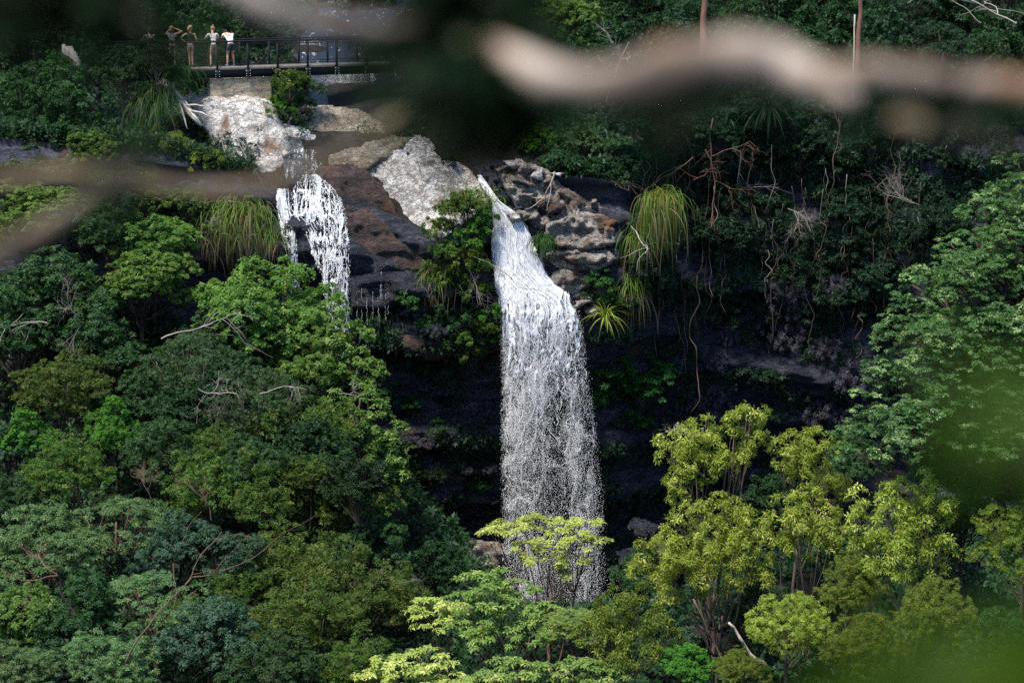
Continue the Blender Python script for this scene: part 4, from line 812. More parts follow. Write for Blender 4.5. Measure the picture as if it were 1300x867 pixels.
tussock(925, 150, 87.4, 1.4, 70, 'wall', 'smaller dark grass-tree beside the skirted one', w=.07, up=(-.3, 1.2), drop=.3, seed=16, az=(0, 6.28), spread=.08, name='grass_tree', cat='grass tree')
tussock(555, 350, 83.2, 1.2, 140, 'grass', 'brown-tipped grass hanging under the red-brown rock face', seed=17, dry=40, spread=.4)

# --- dead branches, twigs, vines
def twigs(mb, p, d, L, r, depth, g, curl=.25, split=(2, 3), down=0):
    n = 10; pts = [np.asarray(p, float)]; v = nrm(np.asarray(d, float))
    for k in range(n): v = nrm(v+g.normal(0, curl*.62, 3)+np.array([0, 0, -down])); pts.append(pts[-1]+v*L/n)
    tube(mb, pts, r*np.linspace(1, .55, n+1), 5, cap=False)
    if depth:
        for q in range(int(g.integers(split[0], split[1]+1))):
            k = int(g.integers(2, n+1)); twigs(mb, pts[k], nrm(v+g.normal(0, .65, 3)), L*g.uniform(.45, .8), r*.55, depth-1, g, curl, split, down)
DB = [
 (205, 430, 75.5, (.85, -.1, .4), 2.6, .05, 2, 'twig', 'long pale dead branch arching over the wooded slope', 0),
 (120, 430, 75.5, (-.5, -.1, .6), 1.8, .035, 4, 'twig', 'fan of bare grey twigs before the broad mid-green tree', 0),
 (60, 410, 75.5, (-1, 0, .1), 1.6, .04, 2, 'twig', 'short grey dead branch at the picture edge', 0),
 (300, 500, 71, (-.9, -.1, .35), 1.6, .035, 4, 'twig', 'tangle of pale dead twigs on the grey-green tree', 0),
 (330, 500, 71, (.8, -.1, .3), 1.5, .035, 4, 'twig', 'pale twigs reaching toward the bright green crowns', 0),
 (268, 660, 65.5, (.1, -.1, 1), 1.5, .03, 4, 'barkred', 'reddish bare twigs standing up from the sparse olive tree', 0),
 (195, 650, 65.5, (-.1, -.1, 1), 1.3, .03, 4, 'barkred', 'reddish bare twigs over the glossy climber tree', 0),
 (290, 255, 83.2, (.8, -.2, -.1), 1.7, .035, 4, 'twig', 'bare scrub twigs on the bank below the bleached boulder', .0),
 (235, 300, 82, (.6, -.2, .3), 1.5, .035, 4, 'twig', 'bare pale scrub on the bank beside the drooping grass', 0),
 (275, 165, 85.2, (.75, -.25, -.75), 2.2, .04, 4, 'twig', 'grey dead bush sprawling down the face of the big bleached boulder', .08),
 (300, 175, 85.2, (.5, -.2, -1), 1.8, .035, 4, 'twig', 'drooping dead twigs lowest on the big bleached boulder', .08),
 (600, 325, 82.8, (.9, -.2, -.5), 2.4, .03, 3, 'twig', 'bare twig leaning out over the main fall', .02),
 (585, 325, 82.8, (.4, -.2, -.9), 2.0, .03, 4, 'twig', 'dead twigs hanging from the lowest olive shrub', .04),
 (704, 218, 83.7, (.12, -.02, -1), 1.7, .05, 1, 'barkpale', 'white crooked bare stem over the brown block', .0),
 (1170, 262, 85, (-.6, -.2, .1), 2.0, .03, 5, 'twig', 'pale dead bush on the cliff beside the tiered tree', 0),
 (1165, 275, 85, (.3, -.2, -.8), 1.8, .03, 5, 'twig', 'pale dead bush hanging lower beside the tiered tree', .04),
 (905, 150, 86.5, (-.25, -.2, -1), 2.8, .05, 4, 'barkred2', 'red-brown dead fronds above the great weeping tussock', .03),
 (895, 190, 86, (.4, -.2, -1), 2.4, .045, 4, 'barkred2', 'red-brown dead fronds leaning the other way over the tussock', .03),
 (880, 200, 85.5, (-.9, -.3, -.8), 2.8, .035, 3, 'vine', 'bare brown branch crossing the great weeping tussock', .03),
 (1000, 265, 86, (.9, -.2, -.3), 1.5, .03, 4, 'twig', 'pale bare twigs midway along the shaded cliff', 0),
 (940, 190, 87, (.1, -.1, -1), 2.6, .04, 3, 'twig', 'grey hanging stems near the grass-trees', .02),
 (1130, 170, 87, (.2, -.2, .9), 1.6, .035, 3, 'barkred', 'pinkish broken stems high on the shaded cliff', 0),
 (1200, 190, 85, (.4, -.2, .8), 1.6, .03, 3, 'twig', 'pale twigs high near the crest of the tiered tree', 0),
 (790, 270, 84.2, (.7, -.3, -.6), 2.3, .04, 2, 'barkpale', 'pale bent branch between the outcrop and the tussock', .04),
 (770, 130, 92, (.2, -.2, 1), 3, .05, 3, 'twig', 'bare tree above the grey-green shrubs', 0),
 (880, 560, 56.8, (-.5, -.1, .6), .7, .014, 4, 'twig', 'small dead sprig on the shoulder of the twin-headed gum', 0),
 (1290, 30, 95, (-.9, -.2, .3), 5.5, .06, 2, 'barkpale', 'long pale fallen limb slanting across the wood at the top', 0),
 (160, 840, 50, (.35, -.1, 1), 3.2, .035, 2, 'barkred', 'long curved pale stem rising across the bottom row of trees', 0),
 (95, 780, 54, (-.2, -.1, 1), 1.8, .05, 3, 'barkred', 'forked red-brown limbs under the wide large-leaved dome', 0),
 (430, 500, 72, (.9, -.1, .2), 1.0, .025, 3, 'twig', 'thin bare twigs at the edge of the bright stepping tree', 0),
 (500, 745, 62.5, (-.7, -.1, .5), 1.2, .02, 4, 'twig', 'fine dry twigs on the widest olive tree', 0)]
for k, (px, py, Y, d, L, r, dep, mt, lab, down) in enumerate(DB):
    g = np.random.default_rng(900+k); mb = MB(); twigs(mb, (0, 0, 0), d, L, r*.75, dep, g, .22, (2, 4), down); o = mb.obj('dead_branch', M[mt], None, P(px, py, Y)); tag(o, lab, 'branch')
# white stems among the gums
for px0, py0, px1, py1, Y, r, lab in [(925, 790, 970, 850, 51.5, .05, 'short gleaming white stem leaning among the gums'), (880, 760, 925, 860, 52, .03, 'thin red-brown stem under the broadest yellow gum'), (965, 690, 968, 760, 55, .03, 'upright pale stem between two yellow gums')]:
    b = P(px0, py0, Y); mb = MB(); e = P(px1, py1, Y)-b; tube(mb, wig([e*q/9 for q in range(10)], .12, .7, px0), r*np.linspace(.7, 1.1, 10), 6); o = mb.obj('sapling', M['barkpale' if r > .04 else 'barkgum'], None, b); tag(o, lab, 'stem')
g = np.random.default_rng(55)
VN = [(885, 350, 525, 84.6, .035, 'longest hanging root, pale brown and crooked, dangling over the black hollow'), (1090, 400, 450, 85.2, .018, 'crooked pale vine hanging beside the tiered tree'), (1112, 410, 440, 85.2, .016, 'short crooked vine nearest the tiered tree'), (1060, 120, 300, 86.4, .022, 'straight pale vine high on the shaded cliff'), (1045, 240, 395, 85.6, .018, 'red-brown vine halfway along the shaded cliff'), (878, 90, 215, 86.5, .035, 'thin root coming down beside the red-brown fronds'), (1135, 120, 260, 86, .02, 'bent vine below the blurred branch by the pinkish stems')]
def vine(px, y0, y1, Y, r, lab, group=None, k=0, mat='vine'):
    n = 26; b = P(px, y0, Y); L = b[2]-P(px, y1, Y)[2]; pts = np.stack([np.zeros(n), np.zeros(n)-.25*np.linspace(0, 1, n), -np.linspace(0, L, n)], -1)
    mb = MB(); tube(mb, wig(pts, .16+.02*L, .33, px+k), r*np.linspace(1, .5, n), 5, wob=.25, cap=True); o = mb.obj('hanging_vine', M[mat], None, b); tag(o, lab, 'vine', group)
for k, (px, a, b_, Y, r, lab) in enumerate(VN): vine(px, a, b_, Y, r, lab, k=k)
for k in range(64):
    px = g.uniform(800, 1170); a = g.uniform(120, 330); L = g.uniform(60, 190); vine(px, a, min(a+L, 500), on_cliff(px, min(430, a+L*.6), .45), g.uniform(.008, .018), 'thin dark root dangling down the shaded cliff among the shrubs', 'thin roots dangling down the shaded cliff', k, ['vine', 'vine', 'bark', 'twig'][k % 4])

# --- valley terrain under the trees, drawn through their feet
B = np.array(BASES+[(0, 83, 4.5), (6, 84, 4.5), (-4, 84, 5), (10, 85, 5), (16, 86, 6), (2, 76, 4), (4, 70, 4.2), (22, 84, 9), (0, 0, 34), (10, -20, 34.5), (-10, -20, 34.5), (30, 0, 34), (-30, 0, 34), (0, 12, 27), (-20, 14, 25), (20, 14, 25), (0, 28, 15), (-26, 60, 14), (-30, 80, 19), (30, 60, 14), (34, 80, 16), (60, 60, 26), (-60, 60, 26), (-60, 0, 32), (60, 0, 32)])
X, S = np.meshgrid(np.linspace(-75, 75, 200), np.linspace(-40, 1, 160)); Yt = np.where(S < 0, S*1.0, S); Yt = np.linspace(-40, 0, 160)[:, None]*0+np.linspace(0, 1, 160)[:, None]*(ytop(X)+1.2+40)-40
xs, ys = X.ravel(), Yt.ravel(); d2 = (xs[:, None]-B[None, :, 0])**2+(ys[:, None]-B[None, :, 1])**2+1.2; w_ = 1/d2**1.6; Zt = ((w_*B[None, :, 2]).sum(1)/w_.sum(1)).reshape(X.shape)
Zt = Zt+.3*fbm(np.stack([X*.3, Yt*.3, X*0], -1), 3, 91)
o = grid_obj('ground', X, Yt, Zt, M['soil']); tag(o, kind='structure')
def ground_z(x, y):
    d2 = (x[:, None]-B[None, :, 0])**2+(y[:, None]-B[None, :, 1])**2+1.2; w_ = 1/d2**1.6; return (w_*B[None, :, 2]).sum(1)/w_.sum(1)
g = np.random.default_rng(61); mb = MB(); n_ = 30000; x = g.uniform(-26, 30, n_); y = g.uniform(44, 83, n_); z = ground_z(x, y)
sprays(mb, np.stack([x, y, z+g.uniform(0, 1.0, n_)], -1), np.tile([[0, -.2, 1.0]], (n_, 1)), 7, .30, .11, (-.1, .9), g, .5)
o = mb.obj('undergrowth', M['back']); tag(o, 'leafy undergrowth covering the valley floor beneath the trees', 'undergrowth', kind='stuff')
gx, gy = np.meshgrid(np.linspace(-900, 900, 60), np.linspace(-900, 1400, 60)); rr = np.hypot(gx, gy-50); gz = 2+np.clip(rr-120, 0, 200)*.12+8*fbm(np.stack([gx/120, gy/120, gx*0], -1), 3, 95)*ss(150, 300, rr)
o = grid_obj('terrain', gx, gy, gz-1.5, M['soil']); tag(o, kind='structure')
# ------------------------------------------------------------------ footbridge
M['steel'] = plain('dark_bridge_steel', (.008, .009, .012), .7, spec=.2)
M['timber'] = plain('deck_edge_timber', (.36, .27, .20), .8)
M['bolt'] = plain('galvanised_bolt', (.45, .47, .50), .4, .8)
M['deck'] = plain('deck_boards', (.10, .09, .08), .8)
A0 = P(150, 90.3, 86.6); A1 = P(500, 79.8, 91.4); A1[2] = A0[2] = 29.55; ax = nrm(A1-A0); nrmv = np.array([-ax[1], ax[0], 0]); Lb = np.linalg.norm(A1-A0)
ang = math.atan2(ax[1], ax[0])
bridge = thing('footbridge', A0, 'dark steel footbridge with railings and a pale timber edge, crossing the creek above the falls', 'footbridge', rz=ang)
W = 1.25
mb = MB(); q = 0.0
while q < Lb: box(mb, q, q+.135, .03, W-.03, -.055, -.01); q += .145
mb.obj('deck', M['deck'], bridge, smooth=False)
mb = MB(); box(mb, 0, Lb, -.06, .02, -.10, .03); mb.obj('deck_edge', M['timber'], bridge, smooth=False)
for yy in (.0, W-.08):
    mb = MB(); box(mb, 0, Lb, yy, yy+.03, -.44, -.105); box(mb, 0, Lb, yy-.05, yy+.10, -.46, -.44); box(mb, 0, Lb, yy-.03, yy+.10, -.104, -.085); mb.obj('girder', M['steel'], bridge, smooth=False)
px_post = [198, 236, 275, 314, 352, 390, 427, 465]
posts = []
for px in px_post:
    best = min(np.linspace(0, Lb, 400), key=lambda s_: abs((lambda v: 650+FPX*v[0]/np.dot(v, FW))(A0+ax*s_-CAM)-px)); posts.append(best)
for s_ in posts:
    for yy, side in ((-.115, -1), (W+.02, 1)):
        mb = MB(); box(mb, s_-.045, s_+.045, yy, yy+.05, -.44 if side < 0 else -.4, 1.12); box(mb, s_-.11, s_+.11, yy-.006 if side < 0 else yy+.04, yy+.012 if side < 0 else yy+.056, -.46, -.10); p_ = mb.obj('post', M['steel'], bridge, smooth=False)
        if side < 0:
            mb = MB()
            for bx in (-.085, .085):
                for bz in (-.17, -.3, -.4): box(mb, s_+bx-.014, s_+bx+.014, yy-.022, yy-.008, bz-.014, bz+.014)
            mb.obj('bolt', M['bolt'], p_, smooth=False)
for yy in (-.10, W+.04):
    mb = MB(); tube(mb, [(0, yy, 1.14), (Lb/2, yy, 1.14), (Lb, yy, 1.14)], .035, 8); mb.obj('handrail', M['steel'], bridge)
    mb = MB(); tube(mb, [(0, yy, .14), (Lb/2, yy, .14), (Lb, yy, .14)], .018, 6); tube(mb, [(0, yy, 1.0), (Lb/2, yy, 1.0), (Lb, yy, 1.0)], .018, 6); mb.obj('rail', M['steel'], bridge)
    mb = MB(); s_ = .1
    while s_ < Lb: tube(mb, [(s_, yy, .14), (s_, yy, 1.0)], .004, 3, cap=False); s_ += .115
    mb.obj('baluster_panel', M['steel'], bridge)
# abutment
b0 = P(268, 130, 88.2)
ab = thing('bridge_abutment', (b0[0], b0[1]-.06, 27.4), 'square sandstone block abutment carrying the footbridge', 'abutment', rz=ang)
mb = MB(); gx, gz = np.meshgrid(np.linspace(0, 2.75, 60), np.linspace(0, 1.66, 40)); fr = .035*fbm(np.stack([gx*2, gz*5, gx*0], -1), 4, 97)
V = np.stack([gx, -fr, gz], -1).reshape(-1, 3); i = np.arange(39)[:, None]*60; j = np.arange(59)[None]; Q = np.stack([i+j, i+j+1, i+61+j, i+60+j], -1).reshape(-1, 4); mb.add(V, Q); box(mb, 0, 2.75, .05, 1.3, 0, 1.66); mb.obj('block', M['stone'], ab, smooth=False)
mb = MB(); box(mb, -.04, 2.79, -.05, 1.34, 1.665, 1.69); mb.obj('capping', M['stone'], ab, smooth=False)

# ------------------------------------------------------------------ bleached log
lg = thing('fallen_log', P(228, 130, 86.4), 'bleached broken log leaning against the big bleached boulder', 'log'); L0 = np.array(lg.location)
mb = MB(); pts = [P(203, 104, 87.2), P(212, 112, 87.0), P(222, 124, 86.7), P(234, 134, 86.4), P(246, 146, 86.0), P(256, 160, 85.7)]
tube(mb, wig([p-L0 for p in pts], .05, 1, 3), [.17, .24, .23, .20, .13, .04], 12, wob=.9, seed=3)
mb.obj('trunk', M['drift'], lg)
for a_, b_, r_ in (((226, 128, 86.4), (238, 164, 85.6), .07), ((236, 134, 86.2), (263, 136, 85.9), .05), ((240, 140, 86.1), (275, 152, 85.4), .05)):
    mb = MB(); p0, p1 = P(*a_)-L0, P(*b_)-L0; tube(mb, wig(bez(p0, (p0+p1)/2+np.array([0, -.1, .12]), p1, 8), .03, .6, a_[0]), r_*np.linspace(1, .3, 8), 6, wob=.3); mb.obj('root', M['drift'], lg)
o = solid('broken_trunk', [(80, 58), (92, 60), (100, 72), (104, 86), (96, 88), (88, 80), (80, 72)], lin(90, 70, 88, -.01), .25, M['drift'], rough=.1, seed=61, bulge=6, back=.4); tag(o, 'pale splintered stump high on the shaded hillside', 'stump')

# ------------------------------------------------------------------ people
SK = plain('skin', (.52, .29, .18), .6, var=.06); HB = plain('blond_hair', (.34, .20, .09), .7); HD = plain('dark_hair', (.03, .02, .015), .6)
def skin_mesh(name, verts, edges, rad, root, mat, sub=2):
    me = bpy.data.meshes.new(name); me.from_pydata([tuple(v) for v in verts], edges, []); o = bpy.data.objects.new(name, me); col.objects.link(o)
    md = o.modifiers.new('s', 'SKIN'); md.use_smooth_shade = True; md.branch_smoothing = .6
    for k, r in enumerate(rad):
        sv = me.skin_vertices[0].data[k]; sv.radius = (r, r) if np.isscalar(r) else r; sv.use_root = (k == root)
    s_ = o.modifiers.new('d', 'SUBSURF'); s_.levels = sub; s_.render_levels = sub
    dg = bpy.context.evaluated_depsgraph_get(); dg.update(); ev = bpy.data.meshes.new_from_object(o.evaluated_get(dg)); bpy.data.objects.remove(o); ev.name = name
    ev.materials.clear(); ev.materials.append(mat); ev.polygons.foreach_set('use_smooth', [True]*len(ev.polygons)); return ev
def person(px, Yoff, label, J, shirt, shorts, hair, yaw=0, scale=1.0, shoe=None, sleeve=.5, fem=True, bun=False):
    """J: joints in metres, x right, y forward, z up"""
    s0 = min(np.linspace(0, Lb, 600), key=lambda s_: abs((lambda v: 650+FPX*v[0]/np.dot(v, FW))(A0+ax*s_+nrmv*Yoff-CAM)-px))
    loc = A0+ax*s0+nrmv*Yoff; loc[2] = 29.545
    t = thing('person', loc, label, 'person', rz=yaw); t.scale = (scale,)*3
    V = []; E = []; Rr = []
    def v(p, r, par=None):
        V.append(np.asarray(p, float)); Rr.append(r); k = len(V)-1
        if par is not None: E.append((par, k))
        return k
    pel, che, nek, hed = map(np.asarray, (J['pelvis'], J['chest'], J['neck'], J['head'])); hw = .085
    root = v(pel, (.135, .115)); wa = v(pel+(che-pel)*.5, (.105, .095) if fem else (.13, .11), root); c = v(che, (.135, .105) if fem else (.16, .12), wa)
    nb = v(nek, .055, c); dh = nrm(hed-nek); v(hed-dh*.06, .062, nb); h1 = v(hed+dh*.02, .088, len(V)-1); v(hed+dh*.10, .070, h1)
    f_ = np.asarray(J.get('face', (0, 1, 0)), float); f_ = nrm(f_-dh*np.dot(f_, dh)); v(hed-dh*.01+f_*.105, .014, h1)
    sd = np.cross(dh, f_)
    for s_ in (-1, 1): v(hed-dh*.0+sd*s_*.094, .016, h1)
    for S_ in ('L', 'R'):
        sh, el, ha = (np.asarray(J[k+S_], float) for k in ('sho', 'elb', 'han')); a = v(sh, .05, c); a = v(sh+(el-sh)*.5, .042, a); a = v(el, .035, a); a = v(el+(ha-el)*.55, .031, a); w_ = v(ha, .023, a)
        d = nrm(ha-el); pl = v(ha+d*.05, (.034, .018), w_); ref = np.array([0, 0, 1.0]) if abs(d[2]) < .8 else np.array([1.0, 0, 0]); si = nrm(np.cross(d, ref)); dn = np.cross(si, d)
        for q, fl in enumerate((.062, .072, .068, .054)):
            b_ = ha+d*.085+si*(q-1.5)*.02; x1 = v(b_, .010, pl); x2 = v(b_+d*fl*.55-dn*.01, .0085, x1); v(b_+d*fl*.95-dn*.03, .007, x2)
        th = v(ha+d*.03+si*.04, .011, w_); v(ha+d*.065+si*.06-dn*.015, .009, th)
        hp, kn, an, to = (np.asarray(J[k+S_], float) for k in ('hip', 'kne', 'ank', 'toe')); a = v(hp, .088, root); a = v(hp+(kn-hp)*.5, .073, a); a = v(kn, .052, a); a = v(kn+(an-kn)*.4, .050, a); a = v(an, .032, a); a = v(an+np.array([0, 0, -.045]), .034, a); v(to, .028, a)
    link('body', skin_mesh('body', V, E, Rr, root, SK), t)
    # shirt
    V2 = []; E2 = []; R2 = []
    def u(p, r, par=None):
        V2.append(np.asarray(p, float)); R2.append(r); k = len(V2)-1
        if par is not None: E2.append((par, k))
        return k
    r0 = u(pel+(che-pel)*.12, (.150, .132)); w1 = u(pel+(che-pel)*.55, (.128, .118) if fem else (.152, .132), r0); c1 = u(che, (.158, .128) if fem else (.182, .142), w1); u(che+(nek-che)*.55, .10, c1)
    for S_ in ('L', 'R'):
        sh, el = np.asarray(J['sho'+S_], float), np.asarray(J['elb'+S_], float)
        a = u(sh, .066, c1)
        if sleeve > .1: u(sh+(el-sh)*sleeve, .062, a)
    link('shirt', skin_mesh('shirt', V2, E2, R2, 0, shirt), t)
    V2 = []; E2 = []; R2 = []; r0 = u(pel+np.array([0, 0, .06]), (.150, .130)); r1 = u(pel-np.array([0, 0, .03]), (.160, .135), r0)
    for S_ in ('L', 'R'):
        hp, kn = np.asarray(J['hip'+S_], float), np.asarray(J['kne'+S_], float); a = u(hp, .105, r1); u(hp+(kn-hp)*(.35 if fem else .62), .095, a)
    link('shorts', skin_mesh('shorts', V2, E2, R2, 0, shorts), t)
    mb = MB(); g = np.random.default_rng(int(px)); th_, ph_ = np.meshgrid(np.linspace(0, math.pi, 14), np.linspace(0, 2*math.pi, 20)); d = np.stack([np.sin(th_)*np.cos(ph_), np.sin(th_)*np.sin(ph_), np.cos(th_)], -1)
    H = hed+dh*.055-f_*.028+(d[..., 0:1]*sd*.100+d[..., 1:2]*f_*.098+d[..., 2:3]*dh*.088); H = H+d*.006*vn(d*14, 3)[..., None]
    i = np.arange(19)[:, None]*14; j = np.arange(13)[None]; mb.add(H.reshape(-1, 3), np.stack([i+j, i+j+1, i+15+j, i+14+j], -1).reshape(-1, 4))
    if bun: tube(mb, [hed+dh*.10-f_*.06, hed+dh*.14-f_*.10, hed+dh*.15-f_*.14], [.035, .05, .02], 8)
    else: tube(mb, [hed+dh*.03-f_*.10, hed-dh*.06-f_*.11, hed-dh*.16-f_*.09], [.05, .05, .02], 8)
    mb.obj('hair', hair, t)
    mb = MB()
    for s_ in (-1, 1): tube(mb, [hed+dh*.018+f_*.080+sd*s_*.032, hed+dh*.018+f_*.089+sd*s_*.032], [.010, .004], 6)
    tube(mb, [hed-dh*.052+f_*.078-sd*.02, hed-dh*.052+f_*.083, hed-dh*.052+f_*.078+sd*.02], .005, 5); mb.obj('face_features', HD, t)
    if shoe:
        for S_ in ('L', 'R'):
            an, to = np.asarray(J['ank'+S_], float), np.asarray(J['toe'+S_], float); mb = MB(); tube(mb, [an+(0, -.05, -.06), an+(0, 0, -.045), to+(0, -.02, .0), to+(0, .03, -.005)], [.038, .047, .043, .02], 8); mb.obj('shoe', shoe, t)
    return t
def legs(w=.1, fy=0, sp=0, px_=0, py_=0):
    return dict(hipL=(px_-.09, py_, .88), kneL=(px_-w, fy+.02, .49), ankL=(px_-w-sp, fy, .09), toeL=(px_-w-sp-.03, fy+.14, .03), hipR=(px_+.09, py_, .88), kneR=(px_+w, fy+.03, .49), ankR=(px_+w+sp, fy+.02, .09), toeR=(px_+w+sp+.04, fy+.16, .03))
J1 = dict(pelvis=(0, 0, .96), chest=(0, .0, 1.28), neck=(0, 0, 1.47), head=(.02, .02, 1.60), face=(.7, .7, -.1), shoL=(-.17, 0, 1.40), elbL=(-.40, -.08, 1.22), hanL=(-.19, -.04, 1.03), shoR=(.17, 0, 1.40), elbR=(.27, -.02, 1.13), hanR=(.24, .2, 1.08), **legs(.06))
J2 = dict(pelvis=(0, -.12, .95), chest=(0, .06, 1.25), neck=(0, .14, 1.42), head=(.03, .2, 1.53), face=(.2, 1, -.4), shoL=(-.18, .08, 1.36), elbL=(-.30, .25, 1.15), hanL=(-.16, .46, 1.18), shoR=(.18, .08, 1.36), elbR=(.30, .25, 1.15), hanR=(.16, .46, 1.18), **legs(.12, 0, .02, py_=-.11))
J3 = dict(pelvis=(0, -.22, .94), chest=(-.04, .08, 1.20), neck=(-.06, .24, 1.34), head=(-.07, .37, 1.31), face=(0, .8, -.8), shoL=(-.22, .10, 1.32), elbL=(-.28, .30, 1.13), hanL=(-.12, .50, 1.17), shoR=(.14, .10, 1.32), elbR=(.2, .32, 1.13), hanR=(.08, .5, 1.17), **legs(.11, 0, .03, py_=-.2))
J0 = dict(pelvis=(0, 0, .96), chest=(0, .0, 1.28), neck=(0, .01, 1.47), head=(0, .03, 1.60), face=(.4, 1, .1), shoL=(-.17, 0, 1.40), elbL=(-.26, .18, 1.42), hanL=(-.08, .24, 1.60), shoR=(.17, 0, 1.40), elbR=(.42, .10, 1.50), hanR=(.14, .22, 1.62), **legs(.09))
J4 = dict(pelvis=(0, -.12, .95), chest=(0, .04, 1.26), neck=(0, .1, 1.43), head=(0, .14, 1.55), face=(0, 1, -.2), shoL=(-.18, .05, 1.37), elbL=(-.3, .2, 1.15), hanL=(-.16, .46, 1.18), shoR=(.18, .05, 1.37), elbR=(.3, .2, 1.15), hanR=(.16, .46, 1.18), **legs(.1, py_=-.11))
m, nt = newmat('floral_top'); n = N(nt); tc = n('ShaderNodeTexCoord'); f = n.noise(tc.outputs['Object'], 16, 2)
pb = n('ShaderNodeBsdfPrincipled', i={'Base Color': n.mix(n.rng(f, .55, .58), (.66, .62, .55), (.10, .11, .10)), 'Roughness': .9}); nt.links.new(pb.outputs[0], n('ShaderNodeOutputMaterial').inputs[0]); M['floral'] = m
person(243, .82, 'person in a black sleeveless top and pale denim shorts, one hand on the hip', J1, plain('black_top', (.012, .012, .014), .8), plain('pale_denim', (.42, .52, .62), .9), HB, ang*.6-.2, 1.05, plain('brown_sandal', (.10, .05, .03)), .0)
person(272, .72, 'person in a pale floral blouse and light shorts leaning on the far railing', J2, M['floral'], plain('beige_shorts', (.42, .36, .30), .9), HB, ang, 1.05, plain('dark_sandal', (.06, .04, .03)), .75, bun=True)
person(293, .72, 'person in a white t-shirt and dark grey shorts bending over the far railing', J3, plain('white_shirt', (.80, .80, .82), .9), plain('dark_shorts', (.06, .07, .085), .9), HD, ang, 1.08, plain('grey_shoe', (.3, .3, .3)), .55, fem=False)
person(220, .70, 'person in a light top raising both hands to the face, half hidden by leaves', J0, plain('light_top', (.34, .33, .31), .9), plain('brown_shorts', (.20, .15, .12), .9), HB, ang-.3, 1.05, plain('tan_shoe', (.2, .12, .08)), .2)
person(192, .70, 'person in a grey-blue shirt at the near end of the bridge, mostly hidden by leaves', J4, plain('blue_grey_shirt', (.10, .13, .17), .9), plain('navy_shorts', (.04, .05, .08), .9), HD, ang, 1.05, plain('black_shoe', (.03, .03, .03)), .5, fem=False)

# ------------------------------------------------------------------ out-of-focus branches and leaves close to the lens
m, nt = newmat('smooth_pink_bark'); n = N(nt); tc = n('ShaderNodeTexCoord'); f = n.noise(tc.outputs['Object'], 6, 4, .6, .5); f2 = n.noise(tc.outputs['Object'], 9, 3)
c = n.mix(n.rng(f, .40, .60), (.10, .068, .045), (.43, .34, .27)); c = n.mix(n.rng(f2, .56, .66), c, (.16, .075, .035)); 
pb = n('ShaderNodeBsdfPrincipled', i={'Base Color': c, 'Roughness': .8}); nt.links.new(pb.outputs[0], n('ShaderNodeOutputMaterial').inputs[0]); M['nearbark'] = m
m, nt = newmat('mossy_branch_bark'); n = N(nt); tc = n('ShaderNodeTexCoord'); f = n.noise(tc.outputs['Object'], 14, 4)
c = n.mix(n.rng(f, .35, .65), (.06, .04, .026), (.20, .15, .085)); pb = n('ShaderNodeBsdfPrincipled', i={'Base Color': c, 'Roughness': .85}); nt.links.new(pb.outputs[0], n('ShaderNodeOutputMaterial').inputs[0]); M['nearbark2'] = m
M['nearleaf'] = leafmat('near_shade_darkened_leaf', (.003, .010, .003), (.008, .022, .006), .1, spec=.05)  # near-black greens stand in for canopy shade on these leaves
M['nearlime'] = leafmat('near_bright_leaf', (.030, .085, .004), (.075, .15, .006), .55, tint=(1.3, 1.3, .3))
def near_branch(label, pts, mat, seed, twl=None):
    root = P(*pts[0][:3]); t = thing('branch', root, label, 'branch'); pw = np.array([P(*p[:3]) for p in pts]); rw = np.array([p[3]/PPM(*p[:3]) for p in pts])
    s_ = np.linspace(0, 1, len(pts)); S2 = np.linspace(0, 1, 60); sm = lambda a: np.stack([np.interp(S2, s_, a[:, k]) for k in range(a.shape[1])], -1)
    pp = sm(pw); rr = sm(rw[:, None])[:, 0]
    for _ in range(3): pp[1:-1] = (pp[:-2]+pp[1:-1]*2+pp[2:])/4; rr[1:-1] = (rr[:-2]+rr[1:-1]*2+rr[2:])/4
    mb = MB(); tube(mb, pp-root, rr, 16, wob=.22, seed=seed); mb.obj('limb', M[mat], t); return t, root, pp, rr
near_branch('thick pale pinkish branch out of focus across the top of the view, humped midway', [(585, 52, 1.6, 12.4), (640, 72, 1.55, 18.6), (690, 98, 1.5, 26.3), (745, 112, 1.5, 27.9), (800, 104, 1.5, 29.4), (850, 88, 1.5, 32.6), (900, 76, 1.5, 32.6), (950, 74, 1.5, 31.0), (1000, 88, 1.5, 26.3), (1050, 108, 1.48, 20.2), (1085, 126, 1.46, 10.8)], 'nearbark', 1)
near_branch('thinner pale branch out of focus carrying on from the humped one toward the frame edge', [(1040, 92, 1.62, 9.5), (1100, 88, 1.6, 16.3), (1160, 98, 1.6, 17.7), (1220, 106, 1.6, 16.3), (1280, 110, 1.58, 15.0), (1370, 118, 1.55, 13.6)], 'nearbark', 2)
near_branch('short pale branch out of focus sloping down from the top edge over the footbridge', [(250, -50, 1.5, 16.0), (300, -16, 1.5, 17.6), (350, 12, 1.5, 19.2), (400, 30, 1.52, 17.6), (440, 36, 1.55, 15.2), (490, 36, 1.6, 9.6), (530, 34, 1.62, 4.0)], 'nearbark', 3)
near_branch('brown branch out of focus crossing below the bleached boulder', [(-60, 236, 2.0, 8.0), (0, 230, 2.0, 8.0), (70, 218, 2.0, 8.0), (130, 222, 2.0, 8.6), (200, 236, 2.0, 7.3), (270, 242, 2.0, 7.3), (330, 238, 2.0, 8.0), (390, 218, 2.0, 8.0), (440, 190, 2.0, 6.7), (490, 158, 2.0, 6.1), (520, 142, 2.0, 8.6)], 'nearbark2', 4)
near_branch('yellow-brown branch rising steeply from the frame edge to the crossing one', [(-60, 345, 1.8, 12.8), (0, 318, 1.8, 13.6), (50, 294, 1.85, 12.8), (100, 262, 1.95, 8.8), (140, 232, 2.0, 6.4)], 'nearbark2', 5)
